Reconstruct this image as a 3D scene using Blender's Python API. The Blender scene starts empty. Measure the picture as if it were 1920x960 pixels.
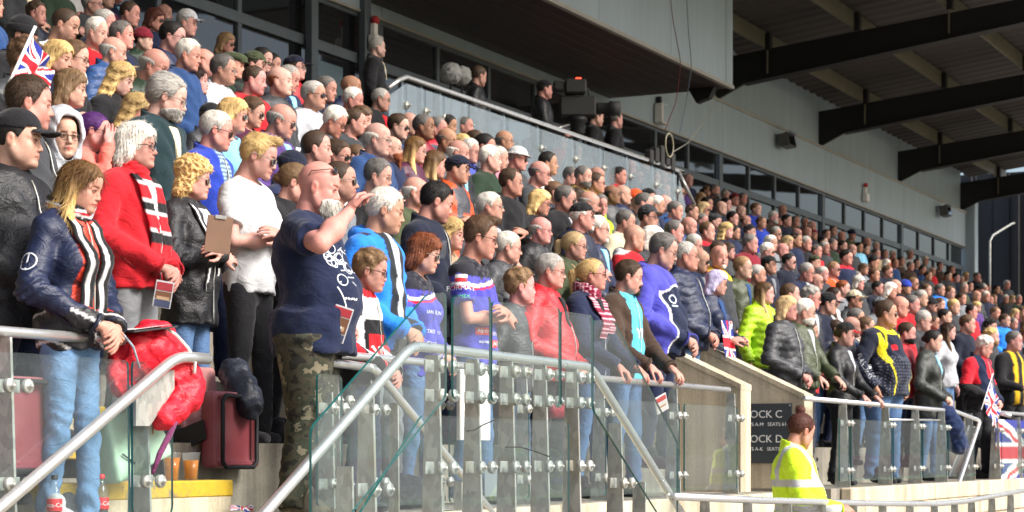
import bpy, math, random
import numpy as np
from mathutils import Matrix, Vector, Euler
random.seed(7); np.random.seed(7)
sc = bpy.context.scene
COL = sc.collection
# ---------------------------------------------------------------- camera (X runs along the stand, Y into it, Z up)
F = 3733.0; VX, VY = 2800.0, 848.0; CAMH = 1.40
TH = math.atan((VX-960)/F); CT, ST = math.cos(TH), math.sin(TH)
cam = bpy.data.cameras.new('camera'); camo = bpy.data.objects.new('camera', cam); COL.objects.link(camo)
cam.sensor_width = 36; cam.lens = F/1920*36; cam.shift_y = (VY-480)/1920; cam.clip_end = 2000; cam.clip_start = .1
camo.location = (0, 0, CAMH); camo.rotation_euler = (math.pi/2, 0, TH-math.pi/2)
cam.dof.use_dof = True; cam.dof.focus_distance = 10.8; cam.dof.aperture_fstop = 6.3
sc.camera = camo
# ---------------------------------------------------------------- sky, sun, exposure
SUN_EL, SUN_AZ = math.radians(38), math.radians(272)      # azimuth measured from +X towards +Y, where the light comes from
w = bpy.data.worlds.new('World'); sc.world = w; w.use_nodes = True
nt = w.node_tree; sky = nt.nodes.new('ShaderNodeTexSky'); sky.sky_type = 'NISHITA'; sky.sun_disc = False
sky.sun_elevation = SUN_EL; sky.sun_rotation = SUN_AZ-math.pi/2
sky.air_density = 1.0; sky.dust_density = 4.0; sky.ozone_density = 1.0
nt.links.new(sky.outputs[0], nt.nodes['Background'].inputs[0]); nt.nodes['Background'].inputs[1].default_value = .13
sl = bpy.data.lights.new('sun', 'SUN'); sl.energy = 3.2; sl.angle = math.radians(24); sl.color = (1, .985, .96)
so = bpy.data.objects.new('sun', sl); COL.objects.link(so)
sd = Vector((math.cos(SUN_EL)*math.cos(SUN_AZ), math.cos(SUN_EL)*math.sin(SUN_AZ), math.sin(SUN_EL)))
so.rotation_euler = sd.to_track_quat('Z', 'Y').to_euler(); so.location = (5, -20, 25)
vs = sc.view_settings; vs.view_transform = 'Standard'; vs.look = 'None'; vs.exposure = .88; vs.gamma = 1
sc.cycles.max_bounces = 6; sc.cycles.transparent_max_bounces = 24; sc.cycles.glossy_bounces = 3; sc.cycles.diffuse_bounces = 3
sc.cycles.use_denoising = True
# ---------------------------------------------------------------- numpy shape library
def nrm(v):
    v = np.asarray(v, float); return v/np.linalg.norm(v)

def ell(P, c, r):
    q = P-np.array(c); r = np.array(r, float)
    k0 = np.sqrt(((q/r)**2).sum(1)); k1 = np.sqrt(((q/(r*r))**2).sum(1))+1e-9
    return k0*(k0-1.0)/k1

def cone(P, a, b, ra, rb):
    a = np.array(a, float); b = np.array(b, float); ab = b-a
    t = np.clip(((P-a)@ab)/max(ab@ab, 1e-9), 0, 1)
    return np.linalg.norm(P-a-t[:, None]*ab, axis=1)-(ra+(rb-ra)*t)

def smin(a, b, k):
    h = np.clip(0.5+0.5*(b-a)/k, 0, 1)
    return b+(a-b)*h-k*h*(1-h)

def smax(a, b, k): return -smin(-a, -b, k)

def wob(P, f, seed=0.0):
    x, y, z = P[:, 0]*f+seed*1.7, P[:, 1]*f+seed*2.3, P[:, 2]*f+seed*3.1
    return (np.sin(x*1.1+1.7*np.sin(y*.9+.5*z))+np.sin(y*1.3+1.9*np.sin(z*.8+.6*x))+np.sin(z*1.2+1.5*np.sin(x*.7+.8*y)))/3.0

def nets(f, lo, hi, h, band=2.2):
    """surface nets of the implicit body f inside the box lo..hi with cell size h -> verts, quads"""
    lo = np.array(lo, float); hi = np.array(hi, float)
    n = ((hi-lo)/h).astype(int)+2
    n = ((n+3)//4)*4+1
    cx = [lo[i]+h*np.arange(0, n[i], 4) for i in range(3)]
    G = np.stack(np.meshgrid(*cx, indexing='ij'), -1)
    C = f(G.reshape(-1, 3)).reshape(G.shape[:3])
    near = np.abs(C) < 4*h*band
    m = near.copy()
    for ax in range(3):
        mm = m.copy()
        sl = [slice(None)]*3; sr = [slice(None)]*3
        sl[ax] = slice(1, None); sr[ax] = slice(None, -1)
        mm[tuple(sl)] |= m[tuple(sr)]; mm[tuple(sr)] |= m[tuple(sl)]
        m = mm
    idx = [np.minimum((np.arange(n[i])+2)//4, C.shape[i]-1) for i in range(3)]
    V = C[np.ix_(*idx)].astype(np.float64)
    V = np.where(V > 0, 1.0, -1.0)
    M = m[np.ix_(*idx)]
    I = np.argwhere(M)
    V[M] = f(lo+I*h)
    S = V < 0
    cs = (n-1)
    cnt = np.zeros(cs, np.int16)
    acc = np.zeros((*cs, 3)); num = np.zeros(cs)
    s0 = [slice(0, c) for c in cs]
    def corner(d): return tuple(slice(d[i], d[i]+cs[i]) for i in range(3))
    tot = np.zeros(cs, np.int8)
    offs = [(i, j, k) for i in (0, 1) for j in (0, 1) for k in (0, 1)]
    for o in offs: tot += S[corner(o)]
    act = np.argwhere((tot > 0) & (tot < 8))
    if len(act) == 0: return np.zeros((0, 3)), np.zeros((0, 4), int)
    pos = np.zeros((len(act), 3)); num = np.zeros(len(act))
    for a in offs:
        for ax in range(3):
            if a[ax]: continue
            b = list(a); b[ax] = 1
            ia = act+np.array(a); ib = act+np.array(b)
            va = V[ia[:, 0], ia[:, 1], ia[:, 2]]; vb = V[ib[:, 0], ib[:, 1], ib[:, 2]]
            cr = (va < 0) != (vb < 0)
            t = np.where(cr, va/np.where(cr, va-vb, 1), 0)
            p = np.array(a, float)+t[:, None]*(np.array(b)-np.array(a))
            pos[cr] += p[cr]; num += cr
    pos = lo+(act+pos/num[:, None])*h
    vid = -np.ones(cs, int); vid[act[:, 0], act[:, 1], act[:, 2]] = np.arange(len(act))
    quads = []
    for ax in range(3):
        u, w = [(1, 2), (2, 0), (0, 1)][ax]
        sl = [slice(None)]*3; sr = [slice(None)]*3
        sl[ax] = slice(None, -1); sr[ax] = slice(1, None)
        A = S[tuple(sl)]; B = S[tuple(sr)]
        E = np.argwhere(A != B)
        E = E[(E[:, u] > 0) & (E[:, w] > 0) & (E[:, u] < cs[u]) & (E[:, w] < cs[w])]
        if len(E) == 0: continue
        fl = A[E[:, 0], E[:, 1], E[:, 2]]
        q = []
        for du, dw in ((-1, -1), (0, -1), (0, 0), (-1, 0)):
            e = E.copy(); e[:, u] += du; e[:, w] += dw
            q.append(vid[e[:, 0], e[:, 1], e[:, 2]])
        q = np.stack(q, 1)
        q[~fl] = q[~fl][:, ::-1]
        quads.append(q)
    Q = np.concatenate(quads)
    Q = Q[(Q >= 0).all(1)]
    return pos, Q

class Geo:
    """verts, quads (or polys), colours"""
    def __init__(s, v=None, q=None, c=None):
        s.v = np.zeros((0, 3)) if v is None else np.asarray(v, float)
        s.q = [] if q is None else (q if isinstance(q, list) else [tuple(x) for x in q.tolist()])
        s.c = np.ones((len(s.v), 3)) if c is None else np.asarray(c, float)
    def add(s, g, M=None, tint=None):
        v = g.v
        flip = False
        if M is not None:
            M = np.array(M); v = v@M[:3, :3].T+M[:3, 3]; flip = np.linalg.det(M[:3, :3]) < 0
        o = len(s.v)
        s.v = np.concatenate([s.v, v]); s.c = np.concatenate([s.c, g.c if tint is None else g.c*np.array(tint)])
        for f in g.q:
            f = tuple(i+o for i in f); s.q.append(f[::-1] if flip else f)
        return s
    def mesh(s, name, mat=None, smooth=True, mats=None):
        me = bpy.data.meshes.new(name)
        v = np.ascontiguousarray(s.v, dtype=np.float32)
        lens = np.fromiter((len(f) for f in s.q), np.int32, len(s.q))
        idx = np.fromiter((i for f in s.q for i in f), np.int32, int(lens.sum()))
        me.vertices.add(len(v)); me.vertices.foreach_set('co', v.ravel())
        me.loops.add(len(idx)); me.loops.foreach_set('vertex_index', idx)
        me.polygons.add(len(lens))
        st = np.zeros(len(lens), np.int32); st[1:] = np.cumsum(lens)[:-1]
        me.polygons.foreach_set('loop_start', st)
        me.polygons.foreach_set('use_smooth', np.full(len(lens), smooth))
        me.update(calc_edges=True)
        a = me.color_attributes.new('Col', 'FLOAT_COLOR', 'POINT')
        a.data.foreach_set('color', np.concatenate([s.c, np.ones((len(s.c), 1))], 1).astype(np.float32).ravel())
        if mat is not None: me.materials.append(mat)
        return me

def box(lo, hi):
    x0, y0, z0 = lo; x1, y1, z1 = hi
    v = [(x0, y0, z0), (x1, y0, z0), (x1, y1, z0), (x0, y1, z0), (x0, y0, z1), (x1, y0, z1), (x1, y1, z1), (x0, y1, z1)]
    return Geo(v, [(0, 3, 2, 1), (4, 5, 6, 7), (0, 1, 5, 4), (1, 2, 6, 5), (2, 3, 7, 6), (3, 0, 4, 7)])

def cbox(lo, hi, b=.006):
    """box with chamfered edges"""
    lo = np.array(lo, float); hi = np.array(hi, float); c = (lo+hi)/2; e = (hi-lo)/2
    b = min(b, e.min()*.45)
    P = []; ids = {}
    for sx in (-1, 1):
        for sy in (-1, 1):
            for sz in (-1, 1):
                s = np.array((sx, sy, sz))
                for ax in range(3):
                    p = e-b; p = p.copy(); p[ax] = e[ax]
                    ids[(sx, sy, sz, ax)] = len(P); P.append(c+s*p)
    q = []
    for ax in range(3):
        u, w = [(1, 2), (2, 0), (0, 1)][ax]
        for s in (-1, 1):
            f = []
            for a, d in ((-1, -1), (1, -1), (1, 1), (-1, 1)):
                k = [0, 0, 0]; k[ax] = s; k[u] = a; k[w] = d; f.append(ids[(*k, ax)])
            q.append(tuple(f) if s > 0 else tuple(f[::-1]))
        for a in (-1, 1):
            for d in (-1, 1):
                k0 = [0, 0, 0]; k1 = [0, 0, 0]
                k0[u] = k1[u] = a; k0[w] = k1[w] = d; k0[ax] = -1; k1[ax] = 1
                f = (ids[(*k0, u)], ids[(*k1, u)], ids[(*k1, w)], ids[(*k0, w)])
                q.append(f if a*d < 0 else f[::-1])
    for sx in (-1, 1):
        for sy in (-1, 1):
            for sz in (-1, 1):
                f = tuple(ids[(sx, sy, sz, ax)] for ax in range(3))
                q.append(f if sx*sy*sz > 0 else f[::-1])
    return Geo(np.array(P), q)

def tube(pts, r, n=10, cap=True, rs=None, closed=False):
    pts = [np.array(p, float) for p in pts]; m = len(pts)
    v = []; q = []
    up = np.array((0, 0, 1.0)); prev = None
    for i, p in enumerate(pts):
        if closed: t = pts[(i+1) % m]-pts[i-1]
        else: t = (pts[min(i+1, m-1)]-pts[max(i-1, 0)])
        t = nrm(t)
        if prev is None:
            a = np.cross(t, up)
            if np.linalg.norm(a) < 1e-3: a = np.cross(t, (1, 0, 0))
        else: a = prev-t*(prev@t)
        a = nrm(a); prev = a; b = np.cross(t, a)
        rr = rs[i] if rs is not None else r
        if not closed and 0 < i < m-1:
            t0 = nrm(pts[i]-pts[i-1]); cs = max(.5, abs(t0@t)); 
        for k in range(n):
            an = 2*math.pi*k/n; v.append(p+rr*(math.cos(an)*a+math.sin(an)*b))
    rng = range(m) if closed else range(m-1)
    for i in rng:
        j = (i+1) % m
        for k in range(n):
            k2 = (k+1) % n; q.append((i*n+k, i*n+k2, j*n+k2, j*n+k))
    if cap and not closed:
        q.append(tuple(range(n))[::-1]); q.append(tuple((m-1)*n+k for k in range(n)))
    return Geo(np.array(v), q)

def prism(poly, axis, lo, hi):
    """poly: 2-D outline in the plane normal to axis (0: y,z; 1: x,z; 2: x,y), extruded lo..hi"""
    n = len(poly); v = []
    for w in (lo, hi):
        for a, b in poly:
            v.append({0: (w, a, b), 1: (a, w, b), 2: (a, b, w)}[axis])
    q = [tuple(range(n)), tuple(range(n, 2*n))[::-1]]
    for i in range(n):
        j = (i+1) % n; q.append((i, n+i, n+j, j))
    g = Geo(v, q)
    # fix orientation with the signed volume
    vol = 0
    for f in g.q:
        for k in range(1, len(f)-1): vol += np.dot(g.v[f[0]], np.cross(g.v[f[k]], g.v[f[k+1]]))
    if vol < 0: g.q = [f[::-1] for f in g.q]
    return g

def lathe(prof, n=20, c=(0, 0, 0)):
    v = []; q = []
    for r, z in prof:
        for k in range(n):
            a = 2*math.pi*k/n; v.append((c[0]+r*math.cos(a), c[1]+r*math.sin(a), c[2]+z))
    for i in range(len(prof)-1):
        for k in range(n):
            k2 = (k+1) % n; q.append((i*n+k, i*n+k2, (i+1)*n+k2, (i+1)*n+k))
    q.append(tuple(range(n))[::-1]); q.append(tuple((len(prof)-1)*n+k for k in range(n)))
    return Geo(v, q)

def T(loc=(0, 0, 0), rot=(0, 0, 0), sc=1.0):
    if isinstance(sc, (int, float)): sc = (sc, sc, sc)
    return np.array(Matrix.LocRotScale(Vector(loc), Euler(rot), Vector(sc)))
# ---------------------------------------------------------------- materials
MAT = {}
def newmat(name):
    m = bpy.data.materials.new(name); m.use_nodes = True; MAT[name] = m
    return m, m.node_tree, m.node_tree.nodes['Principled BSDF']
def N(nt, t, **k):
    n = nt.nodes.new(t)
    for a, v in k.items(): setattr(n, a, v)
    return n
def noise(nt, scale, detail=4, rough=.6, coord='Object', vec=None, stretch=None):
    n = N(nt, 'ShaderNodeTexNoise'); n.inputs['Scale'].default_value = scale; n.inputs['Detail'].default_value = detail; n.inputs['Roughness'].default_value = rough
    tc = N(nt, 'ShaderNodeTexCoord'); src = tc.outputs[coord]
    if stretch:
        mp = N(nt, 'ShaderNodeMapping'); mp.inputs['Scale'].default_value = stretch; nt.links.new(src, mp.inputs[0]); src = mp.outputs[0]
    nt.links.new(src, n.inputs['Vector']); return n
def ramp(nt, src, stops, interp='LINEAR'):
    r = N(nt, 'ShaderNodeValToRGB'); r.color_ramp.interpolation = interp
    e = r.color_ramp.elements
    while len(e) < len(stops): e.new(.5)
    for el, (p, c) in zip(e, stops): el.position = p; el.color = (*c, 1) if len(c) == 3 else c
    nt.links.new(src, r.inputs[0]); return r
def mul(nt, a, b, fac=1.0, mode='MULTIPLY'):
    m = N(nt, 'ShaderNodeMix', data_type='RGBA', blend_type=mode); m.inputs[0].default_value = fac
    nt.links.new(a, m.inputs[6]); nt.links.new(b, m.inputs[7]); return m.outputs[2]
def bump(nt, b, src, strength, dist):
    bp = N(nt, 'ShaderNodeBump'); bp.inputs['Strength'].default_value = strength; bp.inputs['Distance'].default_value = dist
    nt.links.new(src, bp.inputs['Height']); nt.links.new(bp.outputs[0], b.inputs['Normal']); return bp
def g3(v): return (v, v, v)
def objmat(name, rough, lo=.75, hi=1.2, nscale=14, bscale=260, bst=.35, bdist=.002, spec=.35, sheen=0, stretch=None, bstretch=None, coat=0, crease=0):
    m, nt, b = newmat(name)
    oi = N(nt, 'ShaderNodeObjectInfo'); at = N(nt, 'ShaderNodeAttribute', attribute_name='Col')
    c = mul(nt, oi.outputs['Color'], at.outputs['Color'])
    n = noise(nt, nscale, 5, .65, stretch=stretch); r = ramp(nt, n.outputs[0], [(.28, g3(lo)), (.72, g3(hi))])
    c = mul(nt, c, r.outputs[0]); nt.links.new(c, b.inputs['Base Color'])
    b.inputs['Roughness'].default_value = rough; b.inputs['Specular IOR Level'].default_value = spec
    if sheen: b.inputs['Sheen Weight'].default_value = sheen
    if coat: b.inputs['Coat Weight'].default_value = coat
    if bst:
        n2 = noise(nt, bscale, 3, .6, stretch=bstretch); bp = bump(nt, b, n2.outputs[0], bst, bdist)
        if crease:
            n4 = noise(nt, crease, 3, .55, stretch=(1, 1, 1.5)); n4.inputs['Distortion'].default_value = 1.2
            ab = N(nt, 'ShaderNodeMath', operation='SUBTRACT'); ab.inputs[1].default_value = .5; nt.links.new(n4.outputs[0], ab.inputs[0])
            a2 = N(nt, 'ShaderNodeMath', operation='ABSOLUTE'); nt.links.new(ab.outputs[0], a2.inputs[0])
            b4 = N(nt, 'ShaderNodeBump'); b4.inputs['Strength'].default_value = .42; b4.inputs['Distance'].default_value = .035
            nt.links.new(a2.outputs[0], b4.inputs['Height']); nt.links.new(b4.outputs[0], bp.inputs['Normal'])
    return m
m = objmat('skin', .55, .84, 1.12, 38, 260, .35, .0018, .30)
b = m.node_tree.nodes['Principled BSDF']
objmat('hair', .60, .75, 1.20, 60, 300, .4, .003, .30, stretch=(1, 2.2, .6), bstretch=(.6, 2.4, .5))
objmat('fabric', .88, .80, 1.15, 9, 420, .35, .0016, .18, sheen=.12, crease=7)
objmat('shell', .50, .82, 1.14, 12, 110, .35, .004, .40, crease=10)          # nylon jackets
objmat('leather', .52, .70, 1.25, 16, 90, .6, .005, .4, crease=9)
objmat('denim', .85, .84, 1.16, 8, 500, .4, .0015, .2, stretch=(1, 1, .5), crease=9)
objmat('plastic', .42, .90, 1.08, 10, 60, .1, .001, .4)
objmat('paint', .55, .85, 1.1, 6, 60, .2, .002, .35)
objmat('metal_dark', .45, .8, 1.1, 6, 60, .1, .002, .4)
# camouflage cloth
m, nt, b = newmat('camouflage')
n1 = noise(nt, 9, 3, .55, stretch=(1, 1, 1.5)); n2 = noise(nt, 13, 3, .55, stretch=(1, 1.4, 1))
r1 = ramp(nt, n1.outputs[0], [(0, (.014, .014, .010)), (.42, (.050, .044, .026)), (.52, (.028, .032, .018)), (.60, (.17, .145, .095))], 'CONSTANT')
r2 = ramp(nt, n2.outputs[0], [(0, g3(1.0)), (.58, g3(.30))], 'CONSTANT')
c = mul(nt, r1.outputs[0], r2.outputs[0]); nt.links.new(c, b.inputs['Base Color']); b.inputs['Roughness'].default_value = .9
n3 = noise(nt, 300, 3); bump(nt, b, n3.outputs[0], .35, .002)
# concrete
def concrete(name, base, dark, scale=1.2):
    m, nt, b = newmat(name)
    n1 = noise(nt, scale, 8, .68); r1 = ramp(nt, n1.outputs[0], [(.30, dark), (.62, base)])
    n2 = noise(nt, scale*2.2, 6, .7, stretch=(1.6, 1.6, .12)); r2 = ramp(nt, n2.outputs[0], [(.36, g3(.60)), (.58, g3(1.06))])
    n4 = noise(nt, 60, 4, .7); r4 = ramp(nt, n4.outputs[0], [(.3, g3(.82)), (.7, g3(1.12))])
    c = mul(nt, mul(nt, r1.outputs[0], r2.outputs[0]), r4.outputs[0]); nt.links.new(c, b.inputs['Base Color'])
    b.inputs['Roughness'].default_value = .85; n3 = noise(nt, 90, 6, .7); bump(nt, b, n3.outputs[0], .5, .006)
concrete('concrete', (.60, .51, .36), (.46, .385, .27)); concrete('concrete_floor', (.30, .27, .22), (.16, .145, .115), 2)
m, nt, b = newmat('yellow_paint')
n1 = noise(nt, 7, 8, .72); r1 = ramp(nt, n1.outputs[0], [(.38, (.20, .165, .10)), (.46, (.46, .30, .025)), (.7, (.60, .40, .025))])
nt.links.new(r1.outputs[0], b.inputs['Base Color']); b.inputs['Roughness'].default_value = .6; n3 = noise(nt, 60, 5); bump(nt, b, n3.outputs[0], .4, .004)
# galvanised steel with spangle
m, nt, b = newmat('galvanised')
v = N(nt, 'ShaderNodeTexVoronoi'); v.inputs['Scale'].default_value = 34; tc = N(nt, 'ShaderNodeTexCoord')
mp = N(nt, 'ShaderNodeMapping'); mp.inputs['Scale'].default_value = (1, 1, .6); nt.links.new(tc.outputs['Object'], mp.inputs[0]); nt.links.new(mp.outputs[0], v.inputs['Vector'])
bw = N(nt, 'ShaderNodeRGBToBW'); nt.links.new(v.outputs['Color'], bw.inputs[0])
r1 = ramp(nt, bw.outputs[0], [(.2, (.30, .31, .285)), (.8, (.45, .455, .42))])
n1 = noise(nt, 5, 6, .7, stretch=(1, 1, .35)); r2 = ramp(nt, n1.outputs[0], [(.52, (1, 1, 1)), (.74, (.80, .66, .46))])
c = mul(nt, r1.outputs[0], r2.outputs[0]); nt.links.new(c, b.inputs['Base Color']); b.inputs['Metallic'].default_value = .45; b.inputs['Roughness'].default_value = .52
m, nt, b = newmat('stainless'); b.inputs['Base Color'].default_value = (.66, .65, .63, 1); b.inputs['Metallic'].default_value = .75
n1 = noise(nt, 18, 4, .6); r1 = ramp(nt, n1.outputs[0], [(.3, g3(.26)), (.7, g3(.36))]); nt.links.new(r1.outputs[0], b.inputs['Roughness'])
def plain(name, col, rough=.6, metal=0, lo=.85, hi=1.1, nscale=3, spec=.4, stretch=None, bst=0):
    m, nt, b = newmat(name)
    n1 = noise(nt, nscale, 6, .65, stretch=stretch); r1 = ramp(nt, n1.outputs[0], [(.3, tuple(x*lo for x in col)), (.7, tuple(min(1, x*hi) for x in col))])
    nt.links.new(r1.outputs[0], b.inputs['Base Color']); b.inputs['Roughness'].default_value = rough; b.inputs['Metallic'].default_value = metal; b.inputs['Specular IOR Level'].default_value = spec
    if bst: n2 = noise(nt, 40, 4); bump(nt, b, n2.outputs[0], bst, .004)
    return m
plain('cladding', (.33, .405, .46), .5, 0, .86, 1.05, 2.2, stretch=(1.2, 1, .12))
plain('cladding_trim', (.34, .33, .30), .5)
plain('window_frame', (.085, .105, .125), .45)
plain('steel_black', (.0115, .0115, .013), .6)
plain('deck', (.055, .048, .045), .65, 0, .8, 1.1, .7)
plain('purlin', (.15, .14, .10), .5, 0, .8, 1.15, 2)
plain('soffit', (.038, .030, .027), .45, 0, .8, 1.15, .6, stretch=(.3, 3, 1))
plain('end_wall', (.022, .024, .027), .6)
plain('rubber', (.03, .03, .03), .7)
plain('white_paint', (.78, .77, .74), .5)
plain('sign_board', (.040, .048, .055), .5)
plain('ground', (.26, .25, .235), .9, 0, .7, 1.2, 2, bst=.4)  # concrete apron, made pale so it bounces light up at the stand
plain('shale', (.17, .085, .05), .95, 0, .8, 1.2, 1, bst=.4)
plain('grass', (.055, .115, .025), .95, 0, .6, 1.3, 3, bst=.6)
plain('foliage', (.05, .085, .028), .95, 0, .4, 1.4, .5, bst=1)
plain('red_board', (.50, .03, .035), .6)
plain('gold', (.75, .5, .15), .3, 1)
# window glass: dark room behind, reflecting
m, nt, b = newmat('window_glass'); b.inputs['Base Color'].default_value = (.010, .011, .013, 1); b.inputs['Roughness'].default_value = .03; b.inputs['Specular IOR Level'].default_value = .8
n1 = noise(nt, .8, 2); bump(nt, b, n1.outputs[0], .05, .02)
# clear balustrade glass
def glass(name, tint, rough=.0, haze=0.0):
    m = bpy.data.materials.new(name); m.use_nodes = True; MAT[name] = m; nt = m.node_tree; nt.nodes.clear()
    out = N(nt, 'ShaderNodeOutputMaterial'); tr = N(nt, 'ShaderNodeBsdfTransparent'); tr.inputs[0].default_value = (*tint, 1)
    gl = N(nt, 'ShaderNodeBsdfGlossy'); gl.inputs['Roughness'].default_value = rough; fr = N(nt, 'ShaderNodeFresnel'); gm = N(nt, 'ShaderNodeNewGeometry')
    io = N(nt, 'ShaderNodeMapRange'); io.inputs['To Min'].default_value = 1.5; io.inputs['To Max'].default_value = 1/1.5   # same pane seen from within
    nt.links.new(gm.outputs['Backfacing'], io.inputs['Value']); nt.links.new(io.outputs[0], fr.inputs[0])
    n1 = noise(nt, 2.0, 2); bp = N(nt, 'ShaderNodeBump'); bp.inputs['Strength'].default_value = .04; bp.inputs['Distance'].default_value = .02
    nt.links.new(n1.outputs[0], bp.inputs['Height']); nt.links.new(bp.outputs[0], gl.inputs['Normal'])
    fm = N(nt, 'ShaderNodeMath', operation='MULTIPLY'); rv = N(nt, 'ShaderNodeMath', operation='SUBTRACT'); rv.inputs[0].default_value = 1.0
    nt.links.new(gm.outputs['Backfacing'], rv.inputs[1]); nt.links.new(fr.outputs[0], fm.inputs[0]); nt.links.new(rv.outputs[0], fm.inputs[1])
    mx = N(nt, 'ShaderNodeMixShader'); nt.links.new(fm.outputs[0], mx.inputs[0]); nt.links.new(tr.outputs[0], mx.inputs[1]); nt.links.new(gl.outputs[0], mx.inputs[2])
    sh = mx.outputs[0]
    if haze:  # on the panes this diffuse veil stands in for pale sky reflections
        df = N(nt, 'ShaderNodeBsdfDiffuse'); df.inputs[0].default_value = (.74, .82, .86, 1); n2 = noise(nt, .5, 1, .5)
        r = ramp(nt, n2.outputs[0], [(.3, g3(haze*.75)), (.75, g3(haze*1.25))]); m2 = N(nt, 'ShaderNodeMixShader')
        nt.links.new(r.outputs[0], m2.inputs[0]); nt.links.new(sh, m2.inputs[1]); nt.links.new(df.outputs[0], m2.inputs[2]); sh = m2.outputs[0]
    nt.links.new(sh, out.inputs[0])
glass('glass', (.94, .976, .972), 0, .022); glass('glass_back', (.76, .84, .88), .02, .13); glass('clear_plastic', (.96, .96, .96), .05, .06); glass('lens_clear', (.93, .93, .93))
m, nt, b = newmat('glass_edge'); b.inputs['Base Color'].default_value = (.02, .13, .125, 1); b.inputs['Roughness'].default_value = .15
m, nt, b = newmat('lens_dark'); b.inputs['Base Color'].default_value = (.010, .010, .012, 1); b.inputs['Roughness'].default_value = .08
m, nt, b = newmat('beer'); b.inputs['Base Color'].default_value = (.62, .20, .012, 1); b.inputs['Roughness'].default_value = .15
m, nt, b = newmat('cola'); b.inputs['Base Color'].default_value = (.012, .006, .004, 1); b.inputs['Roughness'].default_value = .1
m, nt, b = newmat('tally_lamp'); b.inputs['Base Color'].default_value = (.8, .05, .02, 1); b.inputs['Emission Color'].default_value = (1, .08, .03, 1); b.inputs['Emission Strength'].default_value = 1.5

# ---------------------------------------------------------------- object helpers
def link(name, data, parent=None, color=None):
    o = bpy.data.objects.new(name, data); COL.objects.link(o)
    if parent is not None: o.parent = parent
    if color is not None: o.color = (*color, 1)
    return o
def tag(o, label=None, cat=None, group=None, kind=None):
    if label: o['label'] = label
    if cat: o['category'] = cat
    if group: o['group'] = group
    if kind: o['kind'] = kind
    return o
def thing(name, label, cat, loc=(0, 0, 0), rz=0, group=None):
    o = link(name, None); o.empty_display_size = .1; o.location = loc; o.rotation_euler = (0, 0, rz)
    return tag(o, label, cat, group)
def part(name, geo, mat, parent=None, smooth=False, color=None):
    return link(name, geo.mesh(name, MAT[mat], smooth), parent, color)
def Wp(x, y, L):
    """photograph pixel on the vertical plane Y = L -> point in the place"""
    s = (VX-x)*CT/L; d = F/s; return np.array(((d-L*ST)/CT, L, CAMH+(VY-y)/s))
def Xof(x, L): return Wp(x, 0, L)[0]
def proj(p):
    d = p[0]*CT+p[1]*ST; s = F/d; return VX-s*p[1]/CT, VY-s*(p[2]-CAMH), s
def text_geo(s, size, mat=None, ext=.0015):
    cu = bpy.data.curves.new('text', 'FONT'); cu.body = s; cu.size = size; cu.extrude = ext; cu.resolution_u = 3
    o = bpy.data.objects.new('tmp_text', cu); COL.objects.link(o)
    me = bpy.data.meshes.new_from_object(o); bpy.data.objects.remove(o); bpy.data.curves.remove(cu)
    g = Geo(np.array([v.co[:] for v in me.vertices]), [tuple(p.vertices) for p in me.polygons]); bpy.data.meshes.remove(me)
    return g
# ---------------------------------------------------------------- the setting
ZF = CAMH-.33; GO, RI = .80, .38          # floor of the front row, going and rise of a row
Y0 = 5.80
def rowY(i): return Y0+GO*i
def rowZ(i): return ZF+RI*max(0, i)
def struct(name, geo, mat, label, smooth=False):
    return tag(part(name, geo, mat, None, smooth), label, None, None, 'structure')
struct('ground', box((-300, -300, -.3), (400, 300, 0)), 'ground', 'grey concrete apron in front of the stand')
struct('infield_grass', box((-200, -120, -.2), (300, -16, .012)), 'grass', 'green infield grass across the track')
struct('shale_track', box((-200, -16, -.2), (300, -3, .008)), 'shale', 'brown shale track in front of the stand')
fe = thing('safety_fence', 'red boarded safety fence along the far side of the track', 'fence', (0, -17, 0))
for k in range(24): part('fence_panel', cbox((-20+k*6+.03, -.05, .15), (-14+k*6-.03, .05, 1.25), .02), 'red_board' if k % 3 else 'white_paint', fe)
def tree_mass(P): return P
v = []
bank = Geo([(-200, -120, 0), (300, -120, 0), (300, -150, 4), (-200, -150, 4), (-200, -152, 0), (300, -152, 0)], [(0, 1, 2, 3), (3, 2, 5, 4)])  # unseen bank, kept low so the glass reflects more sky
struct('grass_bank', bank, 'foliage', 'unseen low green bank beyond the infield')
# terrace
ter = tag(link('terrace', None), 'stepped concrete terrace the crowd stands on', None, None, 'structure')
AX0, AX1 = 7.0, 8.45
XV0, XV1 = 15.9, 17.35                     # passage through the terrace
for i in range(0, 12):
    y0 = rowY(i)-.45; z1 = ZF+RI*i
    if i == 0:
        part('tier', box((-12, y0, .0), (XV0, y0+GO+.02, z1)), 'concrete_floor', ter)
        part('tier', box((XV1, y0, .0), (70, y0+GO+.02, z1)), 'concrete_floor', ter)
        part('tier', box((XV0+.003, y0+.9, .0), (XV1-.003, y0+GO+.1, z1+RI-.01)), 'concrete_floor', ter)
    else:
        part('tier', box((-12, y0, .0), (70, y0+GO+.02, z1)), 'concrete_floor', ter)
for j in range(1, 10):
    yy = 5.75+.4*(j-1); zz = ZF+.19*j
    st = part('aisle_step', cbox((AX0, yy, zz-.185), (AX1, yy+.46, zz-.006), .01), 'concrete', ter)
    part('nosing', cbox((AX0-.003, yy-.006, zz-.085), (AX1+.003, yy+.16, zz), .008), 'yellow_paint', st)
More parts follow.
